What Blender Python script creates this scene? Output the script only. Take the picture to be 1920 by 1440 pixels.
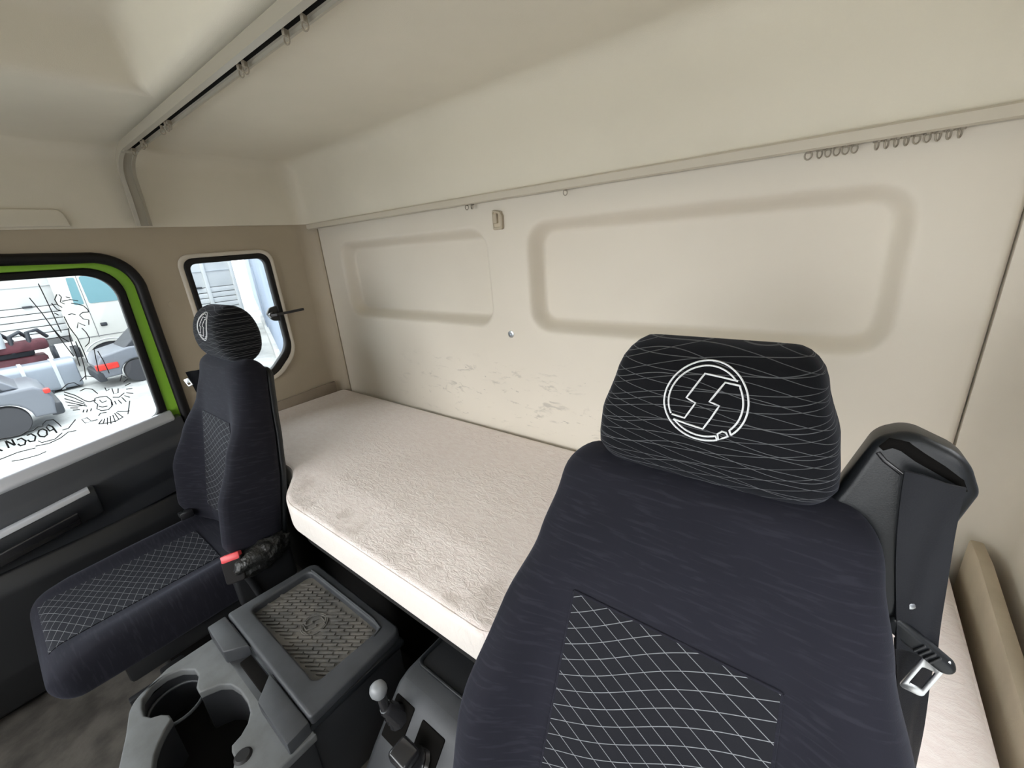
import bpy, bmesh, math, random
from mathutils import Vector, Matrix
from mathutils.bvhtree import BVHTree

S = bpy.context.scene
COL = S.collection
for o in list(bpy.data.objects):
    bpy.data.objects.remove(o)

# ------------------------------------------------------------------ camera
YAW, PITCH, ROLL = math.radians(-38.921), math.radians(18.80), math.radians(4.4355)
EYE = Vector((0, 0, 1.45))
cy_, sy_, cp_, sp_, cr_, sr_ = (math.cos(YAW), math.sin(YAW), math.cos(PITCH),
                                math.sin(PITCH), math.cos(ROLL), math.sin(ROLL))
fwd = Vector((sy_ * cp_, cy_ * cp_, -sp_))
rgt = Vector((cy_, -sy_, 0))
dwn = fwd.cross(rgt)
r2 = cr_ * rgt + sr_ * dwn
d2 = -sr_ * rgt + cr_ * dwn
cam = bpy.data.cameras.new('camera')
cam.sensor_width = 36
cam.lens = 781.36 / 1920 * 36
cam.clip_start = 0.02
cam.clip_end = 200
co = bpy.data.objects.new('camera', cam)
COL.objects.link(co)
co.matrix_world = Matrix(((r2.x, -d2.x, -fwd.x, EYE.x), (r2.y, -d2.y, -fwd.y, EYE.y),
                          (r2.z, -d2.z, -fwd.z, EYE.z), (0, 0, 0, 1)))
S.camera = co

# ------------------------------------------------------------------ sky and exposure
w = bpy.data.worlds.new('overcast_sky')
S.world = w
w.use_nodes = True
bg = w.node_tree.nodes['Background']
bg.inputs['Color'].default_value = (0.96, 0.98, 1.0, 1)
bg.inputs['Strength'].default_value = 1.0
S.view_settings.view_transform = 'Standard'
S.view_settings.look = 'None'
S.view_settings.gamma = 1
S.view_settings.use_curve_mapping = False
S.view_settings.exposure = 3.0

# ------------------------------------------------------------------ materials
def nt(name):
    m = bpy.data.materials.new(name)
    m.use_nodes = True
    return m, m.node_tree, m.node_tree.nodes['Principled BSDF']

def M(t, op, a, b=None, c=None):
    n = t.nodes.new('ShaderNodeMath')
    n.operation = op
    for i, v in enumerate((a, b, c)):
        if v is None:
            continue
        if isinstance(v, (int, float)):
            n.inputs[i].default_value = v
        else:
            t.links.new(v, n.inputs[i])
    return n.outputs[0]

def noise(t, vec, scale, detail=3, rough=0.5, dist=0):
    n = t.nodes.new('ShaderNodeTexNoise')
    n.inputs['Scale'].default_value = scale
    n.inputs['Detail'].default_value = detail
    n.inputs['Roughness'].default_value = rough
    n.inputs['Distortion'].default_value = dist
    if vec is not None:
        t.links.new(vec, n.inputs['Vector'])
    return n.outputs['Fac']

def smooth(t, v, a, b, lo=0.0, hi=1.0):
    n = t.nodes.new('ShaderNodeMapRange')
    n.interpolation_type = 'SMOOTHSTEP'
    for i, x in zip(('From Min', 'From Max', 'To Min', 'To Max'), (a, b, lo, hi)):
        n.inputs[i].default_value = x
    t.links.new(v, n.inputs['Value'])
    return n.outputs['Result']

def mixc(t, fac, a, b):
    n = t.nodes.new('ShaderNodeMix')
    n.data_type = 'RGBA'
    if isinstance(fac, (int, float)):
        n.inputs[0].default_value = fac
    else:
        t.links.new(fac, n.inputs[0])
    for i, v in ((6, a), (7, b)):
        if isinstance(v, tuple):
            n.inputs[i].default_value = (*v, 1)
        else:
            t.links.new(v, n.inputs[i])
    return n.outputs[2]

def bump(t, bs, h, strength, dist=0.002):
    n = t.nodes.new('ShaderNodeBump')
    n.inputs['Strength'].default_value = strength
    n.inputs['Distance'].default_value = dist
    t.links.new(h, n.inputs['Height'])
    t.links.new(n.outputs[0], bs.inputs['Normal'])

def obco(t):
    n = t.nodes.new('ShaderNodeTexCoord')
    return n.outputs['Object']

def mapping(t, vec, scale=(1, 1, 1), rot=(0, 0, 0)):
    n = t.nodes.new('ShaderNodeMapping')
    n.inputs['Scale'].default_value = scale
    n.inputs['Rotation'].default_value = rot
    t.links.new(vec, n.inputs['Vector'])
    return n.outputs[0]

def plain(name, col, rough=0.6, grain=0.0, gscale=400, metal=0.0, spec=0.4, var=0.0, vscale=6, col2=None, gdist=0.001):
    m, t, b = nt(name)
    b.inputs['Roughness'].default_value = rough
    b.inputs['Metallic'].default_value = metal
    b.inputs['Specular IOR Level'].default_value = spec
    oc = obco(t)
    if var > 0:
        f = smooth(t, noise(t, oc, vscale, 5, 0.6), 0.35, 0.7)
        c2 = col2 or tuple(c * (1 - var) for c in col)
        t.links.new(mixc(t, f, col, c2), b.inputs['Base Color'])
    else:
        b.inputs['Base Color'].default_value = (*col, 1)
    if grain > 0:
        bump(t, b, noise(t, oc, gscale, 3), grain, gdist)
    return m

CREAM = (0.70, 0.643, 0.55)
def wall_material():
    m, t, b = nt('cream_wall_plastic')
    b.inputs['Roughness'].default_value = 0.55
    oc = obco(t)
    sep = t.nodes.new('ShaderNodeSeparateXYZ')
    t.links.new(oc, sep.inputs[0])
    x, z = sep.outputs[0], sep.outputs[2]
    base = mixc(t, smooth(t, noise(t, oc, 2.2, 4), 0.35, 0.75), CREAM, tuple(c * 0.94 for c in CREAM))
    # rubbed scuff marks low on the wall above the bunk
    st = mapping(t, oc, (7, 7, 22), (0, math.radians(-28), 0))
    n1 = smooth(t, noise(t, st, 1.6, 6, 0.62, 0.6), 0.56, 0.68)
    st2 = mapping(t, oc, (14, 14, 60), (0, math.radians(35), 0))
    n2 = smooth(t, noise(t, st2, 1.1, 4, 0.6, 1.0), 0.64, 0.72)
    mk = M(t, 'MULTIPLY', smooth(t, x, -1.55, -1.2), smooth(t, x, -0.35, -0.65))
    mk = M(t, 'MULTIPLY', mk, M(t, 'MULTIPLY', smooth(t, z, 0.80, 0.87), smooth(t, z, 1.10, 1.0)))
    sc = M(t, 'MULTIPLY', mk, M(t, 'MAXIMUM', M(t, 'MULTIPLY', n1, 0.45), M(t, 'MULTIPLY', n2, 0.75)))
    c = mixc(t, sc, base, (0.27, 0.25, 0.22))
    t.links.new(c, b.inputs['Base Color'])
    bump(t, b, noise(t, oc, 300, 3), 0.08, 0.001)
    return m

def velour():
    m, t, b = nt('pinkish_velour')
    b.inputs['Roughness'].default_value = 0.9
    b.inputs['Sheen Weight'].default_value = 0.15
    b.inputs['Specular IOR Level'].default_value = 0.1
    oc = obco(t)
    big = smooth(t, noise(t, mapping(t, oc, (1, 1.6, 1)), 3.2, 4), 0.35, 0.65)
    fine = noise(t, mapping(t, oc, (42, 80, 20), (0, 0, 0.5)), 1.0, 4, 0.65, 0.8)
    fl = smooth(t, fine, 0.38, 0.62)
    c = mixc(t, fl, (0.84, 0.755, 0.72), (0.875, 0.805, 0.77))
    # grime patches worn into the front half of the cover
    sep = t.nodes.new('ShaderNodeSeparateXYZ')
    t.links.new(oc, sep.inputs[0])
    gm = M(t, 'MULTIPLY', smooth(t, noise(t, oc, 9, 5, 0.65), 0.50, 0.66), smooth(t, sep.outputs[1], 0.62, 0.42))
    gm = M(t, 'MULTIPLY', gm, smooth(t, sep.outputs[2], 0.79, 0.806))
    c = mixc(t, M(t, 'MULTIPLY', gm, 0.3), c, (0.36, 0.29, 0.23))
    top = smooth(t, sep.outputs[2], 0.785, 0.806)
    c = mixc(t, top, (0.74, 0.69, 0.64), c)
    t.links.new(c, b.inputs['Base Color'])
    h = M(t, 'ADD', M(t, 'MULTIPLY', fine, M(t, 'ADD', 0.25, M(t, 'MULTIPLY', big, 1.0))), M(t, 'MULTIPLY', noise(t, oc, 500, 2), 0.12))
    bump(t, b, h, 0.55, 0.006)
    return m

def fabric(name, base, line, kind):
    """woven seat cloth; kind 'plain' has fine ripples, 'lattice' thin pale crossing threads, 'thread' the flatter headrest threads"""
    m, t, b = nt(name)
    b.inputs['Roughness'].default_value = 0.85
    b.inputs['Specular IOR Level'].default_value = 0.15
    b.inputs['Sheen Weight'].default_value = 0.10
    b.inputs['Sheen Roughness'].default_value = 0.45
    b.inputs['Sheen Tint'].default_value = (0.75, 0.8, 1, 1)
    oc = obco(t)
    sep = t.nodes.new('ShaderNodeSeparateXYZ')
    t.links.new(oc, sep.inputs[0])
    u, v = sep.outputs[0], sep.outputs[2]
    def fam(k, slope, amp, freq, ph, vf, width):
        ws = M(t, 'SINE', M(t, 'ADD', M(t, 'MULTIPLY', u, freq), M(t, 'ADD', M(t, 'MULTIPLY', v, vf), ph)))
        a = M(t, 'ADD', M(t, 'ADD', v, M(t, 'MULTIPLY', u, slope)), M(t, 'MULTIPLY', ws, amp))
        fr = M(t, 'FRACT', M(t, 'MULTIPLY', a, k))
        d = M(t, 'ABSOLUTE', M(t, 'SUBTRACT', fr, 0.5))
        return smooth(t, d, width, width * 0.45)
    if kind == 'lattice':
        l1 = fam(46, -0.55, 0.0045, 24, 0.6, 9, 0.030)
        l2 = fam(42, 0.52, 0.005, 15, 2.0, 13, 0.028)
        msk = M(t, 'MAXIMUM', l1, l2)
        f = M(t, 'MULTIPLY', msk, 0.85)
    elif kind == 'thread':
        l1 = fam(78, 0.16, 0.006, 27, 0.3, 21, 0.034)
        l2 = fam(66, -0.20, 0.007, 22, 1.7, -17, 0.03)
        l3 = fam(40, 0.02, 0.008, 34, 4.2, 12, 0.02)
        f = M(t, 'MULTIPLY', M(t, 'MAXIMUM', M(t, 'MAXIMUM', l1, l2), l3), 0.62)
    else:
        rp = noise(t, mapping(t, oc, (22, 22, 190), (0, math.radians(4), 0)), 1.0, 3, 0.5, 0.5)
        f = M(t, 'MULTIPLY', smooth(t, rp, 0.5, 0.68), 0.35)
    f2 = noise(t, oc, 5, 3)
    bc = mixc(t, smooth(t, f2, 0.3, 0.8), base, tuple(c * 1.35 for c in base))
    t.links.new(mixc(t, f, bc, line), b.inputs['Base Color'])
    h = M(t, 'ADD', M(t, 'MULTIPLY', f, 0.5), M(t, 'MULTIPLY', noise(t, oc, 900, 2), 0.35))
    bump(t, b, h, 0.25, 0.0015)
    return m

def glass_material(name, tint):
    m, t, b = nt(name)
    t.nodes.remove(b)
    out = t.nodes['Material Output']
    tr = t.nodes.new('ShaderNodeBsdfTransparent')
    tr.inputs[0].default_value = (*tint, 1)
    gl = t.nodes.new('ShaderNodeBsdfGlossy')
    gl.inputs['Roughness'].default_value = 0.02
    fr = t.nodes.new('ShaderNodeFresnel')
    fr.inputs[0].default_value = 1.3
    mx = t.nodes.new('ShaderNodeMixShader')
    t.links.new(fr.outputs[0], mx.inputs[0])
    t.links.new(tr.outputs[0], mx.inputs[1])
    t.links.new(gl.outputs[0], mx.inputs[2])
    t.links.new(mx.outputs[0], out.inputs[0])
    return m

MT = dict(
    wall=wall_material(),
    cream=plain('cream_trim', CREAM, 0.55, 0.08, 300, var=0.08, vscale=2.5),
    headliner=plain('headliner_cloth', (0.755, 0.705, 0.595), 0.85, 0.35, 700, spec=0.15, var=0.06, vscale=2),
    sidetrim=plain('taupe_side_trim', (0.46, 0.395, 0.30), 0.65, 0.1, 300, var=0.06, vscale=3),
    rail=plain('grey_rail_plastic', (0.40, 0.37, 0.305), 0.3, spec=0.6),
    railpale=plain('pale_rail_plastic', (0.56, 0.51, 0.42), 0.45),
    glider=plain('glider_plastic', (0.33, 0.29, 0.23), 0.45),
    slot=plain('dark_gap', (0.006, 0.0055, 0.005), 0.95, spec=0.08),
    velour=velour(),
    board=plain('fibre_board', (0.56, 0.48, 0.36), 0.7, 0.2, 200, var=0.15, vscale=8),
    boarddark=plain('brown_fibre_board', (0.34, 0.285, 0.225), 0.7, 0.2, 200, var=0.15, vscale=8),
    rubber=plain('black_rubber', (0.008, 0.0075, 0.0075), 0.5, 0.1, 500, spec=0.3),
    black=plain('black_plastic', (0.018, 0.019, 0.021), 0.42, 0.15, 900, spec=0.5),
    shell=plain('satin_black_plastic', (0.010, 0.0115, 0.0135), 0.36, 0.12, 700, spec=0.35),
    gloss=plain('glossy_black', (0.02, 0.02, 0.022), 0.18, spec=0.6),
    grey=plain('charcoal_plastic', (0.040, 0.043, 0.048), 0.5, 0.2, 900, spec=0.5, var=0.25, vscale=14),
    greydust=plain('dusty_grey_plastic', (0.115, 0.12, 0.122), 0.6, 0.15, 800, var=0.35, vscale=18, col2=(0.09, 0.093, 0.092)),
    mat=plain('dusty_rubber_mat', (0.075, 0.073, 0.068), 0.8, 0.2, 600, var=0.4, vscale=16, col2=(0.125, 0.115, 0.10)),
    doorgrey=plain('door_grey_plastic', (0.042, 0.045, 0.052), 0.45, 0.2, 800, spec=0.5),
    silver=plain('satin_silver_strip', (0.50, 0.51, 0.54), 0.35, spec=0.6, metal=0.2),
    green=plain('green_paint', (0.36, 0.72, 0.07), 0.3, spec=0.5),
    floor=plain('worn_vinyl_floor', (0.13, 0.12, 0.105), 0.42, 0.3, 60, var=0.5, vscale=9, col2=(0.06, 0.055, 0.05), gdist=0.003),
    carpet=plain('black_carpet', (0.012, 0.011, 0.011), 0.95, 0.4, 300),
    fab=fabric('navy_seat_cloth', (0.0105, 0.0105, 0.0155), (0.030, 0.030, 0.040), 'plain'),
    lattice=fabric('lattice_seat_cloth', (0.0095, 0.0098, 0.0125), (0.24, 0.25, 0.265), 'lattice'),
    thread=fabric('threaded_headrest_cloth', (0.005, 0.0052, 0.0065), (0.17, 0.175, 0.185), 'thread'),
    stitch=plain('white_embroidery', (0.82, 0.84, 0.86), 0.7, 0.3, 1500),
    belt=plain('black_webbing', (0.009, 0.010, 0.0135), 0.65, 0.3, 700, spec=0.3),
    chrome=plain('zinc_metal', (0.62, 0.64, 0.66), 0.3, metal=1.0),
    red=plain('red_button', (0.72, 0.07, 0.08), 0.35, spec=0.5),
    knob=plain('worn_grey_knob', (0.22, 0.23, 0.24), 0.35, spec=0.5),
    leather=plain('crumpled_black_vinyl', (0.014, 0.0145, 0.014), 0.38, 0.9, 55, spec=0.5, gdist=0.01),
    decal=plain('dark_decal_film', (0.035, 0.037, 0.04), 0.4),
    decal_pale=plain('pale_decal_film', (0.55, 0.57, 0.58), 0.4),
    glass=glass_material('tinted_window_glass', (0.73, 0.755, 0.76)),
    ground=plain('pale_gravel', (0.50, 0.505, 0.49), 0.95, 0.6, 6, var=0.35, vscale=0.8, gdist=0.05),
    white=plain('white_truck_paint', (0.62, 0.63, 0.63), 0.5, var=0.1, vscale=1.2),
    offwhite=plain('warm_white_paint', (0.60, 0.59, 0.55), 0.4),
    gapgrey=plain('grey_gap', (0.16, 0.16, 0.165), 0.7),
    alu=plain('brushed_aluminium', (0.30, 0.33, 0.38), 0.4, metal=0.5),
    strap=plain('pale_steel_strap', (0.55, 0.58, 0.60), 0.4, metal=0.3),
    carpaint=plain('grey_car_paint', (0.15, 0.16, 0.185), 0.3, spec=0.6),
    cardark=plain('dark_car_plastic', (0.035, 0.038, 0.045), 0.5),
    carglass=plain('pale_green_car_glass', (0.16, 0.30, 0.33), 0.12, spec=0.6),
    tyre=plain('tyre_rubber', (0.05, 0.05, 0.055), 0.8),
    lamp=plain('red_lens', (0.65, 0.04, 0.03), 0.25),
    rust=plain('maroon_machine_paint', (0.13, 0.035, 0.045), 0.6, var=0.5, vscale=3),
    bluewall=plain('blue_grey_render', (0.27, 0.32, 0.40), 0.9, 0.3, 3, var=0.12, vscale=0.6),
)

# ------------------------------------------------------------------ helpers
def meshobj(name, me, mat, parent=None, smooth_=True, ang=40):
    if mat is not None:
        me.materials.clear()
        me.materials.append(MT[mat])
    if smooth_:
        for p in me.polygons:
            p.use_smooth = True
        try:
            me.set_sharp_from_angle(angle=math.radians(ang))
        except Exception:
            pass
    o = bpy.data.objects.new(name, me)
    COL.objects.link(o)
    if parent is not None:
        o.parent = parent
    return o

def tag(o, label, cat, group=None, kind=None):
    o['label'] = label
    if cat:
        o['category'] = cat
    if group:
        o['group'] = group
    if kind:
        o['kind'] = kind
    return o

def empty(name, label, cat, loc=(0, 0, 0), group=None, kind=None):
    o = bpy.data.objects.new(name, None)
    o.empty_display_size = 0.05
    COL.objects.link(o)
    o.location = loc
    return tag(o, label, cat, group, kind)

def bm_mesh(bm, name='mesh'):
    bmesh.ops.recalc_face_normals(bm, faces=bm.faces[:])
    me = bpy.data.meshes.new(name)
    bm.to_mesh(me)
    bm.free()
    return me

def box_bm(lo, hi, bev=0.0, seg=2, bm=None):
    own = bmesh.new()
    bmesh.ops.create_cube(own, size=1)
    for v in own.verts:
        v.co = Vector([lo[i] + (v.co[i] + 0.5) * (hi[i] - lo[i]) for i in range(3)])
    if bev > 0:
        bmesh.ops.bevel(own, geom=own.edges[:], offset=bev, segments=seg, affect='EDGES', profile=0.5)
    if bm is None:
        return own
    me = bpy.data.meshes.new('tmp')
    own.to_mesh(me)
    own.free()
    bm.from_mesh(me)
    bpy.data.meshes.remove(me)
    return bm

def box(name, lo, hi, mat, parent=None, bev=0.004, seg=2):
    return meshobj(name, bm_mesh(box_bm(lo, hi, bev, seg)), mat, parent)

def prism_pts(name, pts3, vec, mat, parent=None, bev=0.0, seg=2):
    """closed polygon of 3D points swept along vec"""
    bm = bmesh.new()
    a = [bm.verts.new(p) for p in pts3]
    b = [bm.verts.new(Vector(p) + Vector(vec)) for p in pts3]
    bm.faces.new(a)
    bm.faces.new(b[::-1])
    n = len(a)
    for i in range(n):
        bm.faces.new((a[i], b[i], b[(i + 1) % n], a[(i + 1) % n]))
    bmesh.ops.recalc_face_normals(bm, faces=bm.faces[:])
    if bev > 0:
        bmesh.ops.bevel(bm, geom=bm.edges[:], offset=bev, segments=seg, affect='EDGES', profile=0.5)
    return meshobj(name, bm_mesh(bm), mat, parent)

def rpoly(pts, seg=6):
    """pts: (x, y, r) corners -> polygon with rounded corners"""
    out = []
    n = len(pts)
    for i in range(n):
        p = Vector(pts[i][:2])
        r = pts[i][2] if len(pts[i]) > 2 else 0
        a = Vector(pts[i - 1][:2]) - p
        b = Vector(pts[(i + 1) % n][:2]) - p
        if r <= 0:
            out.append((p.x, p.y))
            continue
        la, lb = a.length, b.length
        a.normalize()
        b.normalize()
        ang = a.angle(b)
        d = min(r / math.tan(ang / 2), la * 0.49, lb * 0.49)
        s, e = p + a * d, p + b * d
        for k in range(seg + 1):
            tt = k / seg
            q = (1 - tt) ** 2 * s + 2 * tt * (1 - tt) * (p * 0.78 + (s + e) * 0.11) + tt ** 2 * e
            out.append((q.x, q.y))
    return out

def plate_mesh(outline, holes, thick, mtx, bev=0.0, bres=2):
    cu = bpy.data.curves.new('tmp', 'CURVE')
    cu.dimensions = '2D'
    cu.fill_mode = 'BOTH'
    for k_, lp in enumerate([outline] + list(holes)):
        area = sum(a[0] * b[1] - b[0] * a[1] for a, b in zip(lp, lp[1:] + lp[:1]))
        if (area > 0) != (k_ == 0):
            lp = lp[::-1]
        sp = cu.splines.new('POLY')
        sp.points.add(len(lp) - 1)
        for i, p in enumerate(lp):
            sp.points[i].co = (p[0], p[1], 0, 1)
        sp.use_cyclic_u = True
    cu.extrude = max(thick / 2 - bev, 0.00001)
    if bev > 0:
        cu.bevel_depth = bev
        cu.bevel_resolution = bres
        cu.offset = -bev
    ob = bpy.data.objects.new('tmp', cu)
    COL.objects.link(ob)
    dg = bpy.context.evaluated_depsgraph_get()
    me = bpy.data.meshes.new_from_object(ob.evaluated_get(dg))
    bpy.data.objects.remove(ob)
    bpy.data.curves.remove(cu)
    me.transform(mtx)
    bm = bmesh.new()
    bm.from_mesh(me)
    bmesh.ops.remove_doubles(bm, verts=bm.verts[:], dist=0.00005)
    bmesh.ops.recalc_face_normals(bm, faces=bm.faces[:])
    bm.to_mesh(me)
    bm.free()
    return me

def frame(xa, ya, org):
    xa, ya = Vector(xa).normalized(), Vector(ya).normalized()
    za = xa.cross(ya)
    return Matrix(((xa.x, ya.x, za.x, org[0]), (xa.y, ya.y, za.y, org[1]), (xa.z, ya.z, za.z, org[2]), (0, 0, 0, 1)))

def plate(name, outline, holes, thick, mtx, mat, parent=None, bev=0.0, bres=2, ang=40):
    return meshobj(name, plate_mesh(outline, holes, thick, mtx, bev, bres), mat, parent, ang=ang)

def YZ(x):   # local x -> world y, local y -> world z, thickness along x
    return frame((0, 1, 0), (0, 0, 1), (x, 0, 0))
def XY(z):
    return frame((1, 0, 0), (0, 1, 0), (0, 0, z))
def XZ(y):
    return frame((1, 0, 0), (0, 0, 1), (0, y, 0))

def sweep_bm(path, prof, closed=False, bm=None, up=Vector((0, 0, 1)), scales=None):
    """sweep 2D profile [(a,b)] along path; a along side, b along local up"""
    bm = bm or bmesh.new()
    path = [Vector(p) for p in path]
    n = len(path)
    rings = []
    prev = None
    for i in range(n):
        if closed:
            tg = path[(i + 1) % n] - path[i - 1]
        else:
            tg = path[min(i + 1, n - 1)] - path[max(i - 1, 0)]
        tg.normalize()
        if prev is None:
            u = up - tg * up.dot(tg)
            if u.length < 1e-4:
                u = Vector((1, 0, 0)) - tg * tg.x
        else:
            u = prev - tg * prev.dot(tg)
        u.normalize()
        prev = u
        s = tg.cross(u)
        sc = scales[i] if scales else 1
        rings.append([bm.verts.new(path[i] + s * (a * sc) + u * (b * sc)) for a, b in prof])
    m = len(prof)
    for i in range(n if closed else n - 1):
        r, q = rings[i], rings[(i + 1) % n]
        for j in range(m):
            bm.faces.new((r[j], r[(j + 1) % m], q[(j + 1) % m], q[j]))
    if not closed:
        bm.faces.new(rings[0][::-1])
        bm.faces.new(rings[-1])
    return bm

def circ(r, n=10, ry=None):
    ry = ry or r
    return [(r * math.cos(2 * math.pi * k / n), ry * math.sin(2 * math.pi * k / n)) for k in range(n)]

def tube(name, path, r, mat, parent=None, closed=False, n=10, ry=None, up=Vector((0, 0, 1)), scales=None):
    return meshobj(name, bm_mesh(sweep_bm(path, circ(r, n, ry), closed, up=up, scales=scales)), mat, parent, ang=60)

def strokes(name, lines, r, mat, parent, n=6):
    bm = bmesh.new()
    for l in lines:
        cl = len(l) > 3 and (Vector(l[0]) - Vector(l[-1])).length < 1e-6
        sweep_bm(l[:-1] if cl else l, circ(r, n), cl, bm)
    return meshobj(name, bm_mesh(bm), mat, parent, ang=80)

def lathe(name, prof, mat, parent=None, n=20, mtx=None):
    bm = bmesh.new()
    rings = []
    for r, z in prof:
        rings.append([bm.verts.new((r * math.cos(2 * math.pi * k / n), r * math.sin(2 * math.pi * k / n), z)) for k in range(n)])
    for a, b in zip(rings, rings[1:]):
        for k in range(n):
            bm.faces.new((a[k], a[(k + 1) % n], b[(k + 1) % n], b[k]))
    bm.faces.new(rings[0][::-1])
    bm.faces.new(rings[-1])
    me = bm_mesh(bm)
    if mtx is not None:
        me.transform(mtx)
    return meshobj(name, me, mat, parent, ang=35)

def interp(tab, v):
    if v <= tab[0][0]:
        return tab[0][1]
    for (a, x), (b, y) in zip(tab, tab[1:]):
        if v <= b:
            k = (v - a) / (b - a)
            k = k * k * (3 - 2 * k) * 0.5 + k * 0.5
            return x + (y - x) * k
    return tab[-1][1]

def ss(a, b, x):
    t_ = min(1, max(0, (x - a) / (b - a)))
    return t_ * t_ * (3 - 2 * t_)

def pad_mesh(hwt, T, L, bol=None, cap0=0.04, cap1=0.05, nv=44, nt_=56, ex=0.36, ey=0.62, b0=0.5, b1=0.86, curve=None, thick=None, cw0=None, cw1=None):
    """stuffed pad: local x across, y backwards (front is -y), z along its length"""
    bm = bmesh.new()
    rings = []
    ts = []
    for i in range(9):
        ts.append(cap0 * (1 - math.cos(math.pi / 2 * i / 8)))
    k = nv - 18
    for i in range(1, k):
        ts.append(cap0 + (L - cap0 - cap1) * i / k)
    for i in range(9):
        ts.append(L - cap1 + cap1 * math.sin(math.pi / 2 * i / 8))
    for v in ts:
        hw = interp(hwt, v)
        f = 1.0
        if v < cap0:
            f = math.sqrt(max(0, 1 - ((cap0 - v) / cap0) ** 2))
        elif v > L - cap1:
            f = math.sqrt(max(0, 1 - ((v - L + cap1) / cap1) ** 2))
        w0, w1 = cw0 or cap0, cw1 or cap1
        if v < w0:
            hw -= w0 * 0.8 * (1 - math.sqrt(max(0, 1 - ((w0 - v) / w0) ** 2)))
        elif v > L - w1:
            hw -= w1 * 0.8 * (1 - math.sqrt(max(0, 1 - ((v - L + w1) / w1) ** 2)))
        f = max(f, 0.04)
        B = interp(bol, v) if bol else 0
        TT = interp(thick, v) if thick else T
        cv = interp(curve, v) if curve else 0
        ring = []
        for j in range(nt_):
            th = 2 * math.pi * j / nt_
            c, s_ = math.cos(th), math.sin(th)
            x = hw * math.copysign(abs(c) ** ex, c)
            y = -TT / 2 * math.copysign(abs(s_) ** ey, s_) * f
            if s_ > 0:
                y -= B * ss(b0, b1, abs(x) / hw) * min(1, s_ * 1.8) * f
            ring.append(bm.verts.new((x, y + cv, v)))
        rings.append(ring)
    for a, b in zip(rings, rings[1:]):
        for j in range(nt_):
            bm.faces.new((a[j], a[(j + 1) % nt_], b[(j + 1) % nt_], b[j]))
    bm.faces.new(rings[0][::-1])
    bm.faces.new(rings[-1])
    return bm_mesh(bm)

def front_tree(me):
    return BVHTree.FromPolygons([v.co.copy() for v in me.vertices], [tuple(p.vertices) for p in me.polygons])

def drop(tree, x, z, off):
    h = tree.ray_cast(Vector((x, -1, z)), Vector((0, 1, 0)))
    return Vector((x, h[0].y - off, z)) if h[0] is not None else None

def patch_mesh(tree, quad, off, nu=16, nv=20, edge=0.0):
    """cloth panel laid on a pad's front; quad bl, br, tr, tl in (x, z)"""
    bm = bmesh.new()
    bl, br, tr, tl = [Vector(q) for q in quad]
    g = []
    back = []
    for j in range(nv + 1):
        row = []
        rb = []
        for i in range(nu + 1):
            a, b_ = i / nu, j / nv
            p = (bl * (1 - a) + br * a) * (1 - b_) + (tl * (1 - a) + tr * a) * b_
            q = drop(tree, p.x, p.y, off)
            row.append(bm.verts.new(q))
            rb.append(bm.verts.new(q + Vector((0, off + 0.002, 0))))
        g.append(row)
        back.append(rb)
    for j in range(nv):
        for i in range(nu):
            bm.faces.new((g[j][i], g[j][i + 1], g[j + 1][i + 1], g[j + 1][i]))
            bm.faces.new((back[j][i], back[j + 1][i], back[j + 1][i + 1], back[j][i + 1]))
    for j in range(nv):
        bm.faces.new((g[j][0], g[j + 1][0], back[j + 1][0], back[j][0]))
        bm.faces.new((g[j][nu], back[j][nu], back[j + 1][nu], g[j + 1][nu]))
    for i in range(nu):
        bm.faces.new((g[0][i], back[0][i], back[0][i + 1], g[0][i + 1]))
        bm.faces.new((g[nv][i], g[nv][i + 1], back[nv][i + 1], back[nv][i]))
    return bm_mesh(bm)

# ------------------------------------------------------------------ the cab shell
XL, XR, YB, ZJ, ZC = -1.95, 0.29, 1.05, 1.59, 1.83
YF = -1.0

def sdf_rr(x, z, x0, x1, z0, z1, r):
    cx, cz = (x0 + x1) / 2, (z0 + z1) / 2
    qx = abs(x - cx) - (x1 - x0) / 2 + r
    qz = abs(z - cz) - (z1 - z0) / 2 + r
    return math.hypot(max(qx, 0), max(qz, 0)) + min(max(qx, qz), 0) - r

def wall_back():
    x0, x1, z0, z1 = -1.895, 0.208, 0.12, ZJ + 0.02
    nx, nz = 330, 210
    bm = bmesh.new()
    g = []
    for j in range(nz + 1):
        row = []
        for i in range(nx + 1):
            x = x0 + (x1 - x0) * i / nx
            z = z0 + (z1 - z0) * j / nz
            d = min(sdf_rr(x + 0.06 * (z - 1.5) * 0.3, z, -1.755, -0.905, 1.180, 1.503, 0.07),
                    sdf_rr(x, z, -0.757, 0.092, 1.178, 1.505, 0.075))
            y = YB + 0.052 * ss(0.0, -0.038, d) if d < 0 else YB
            e = min(x - x0, x1 - x)
            y += 0.006 * ss(0.006, 0.0, e)
            row.append(bm.verts.new((x, y, z)))
        g.append(row)
    for j in range(nz):
        for i in range(nx):
            bm.faces.new((g[j][i], g[j][i + 1], g[j + 1][i + 1], g[j + 1][i]))
    # rim and flat back so the panel is a solid slab
    rim = [g[0][i] for i in range(nx + 1)] + [g[j][nx] for j in range(1, nz + 1)] + [g[nz][i] for i in range(nx - 1, -1, -1)] + [g[j][0] for j in range(nz - 1, 0, -1)]
    bk_ = [bm.verts.new((v.co.x, YB + 0.075, v.co.z)) for v in rim]
    for k in range(len(rim)):
        k2 = (k + 1) % len(rim)
        bm.faces.new((rim[k], bk_[k], bk_[k2], rim[k2]))
    bm.faces.new(bk_)
    o = meshobj('wall_back', bm_mesh(bm), 'wall', ang=60)
    tag(o, 'cream back wall panel with two pressed rectangular recesses above the bunk', 'wall', kind='structure')
wall_back()

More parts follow.
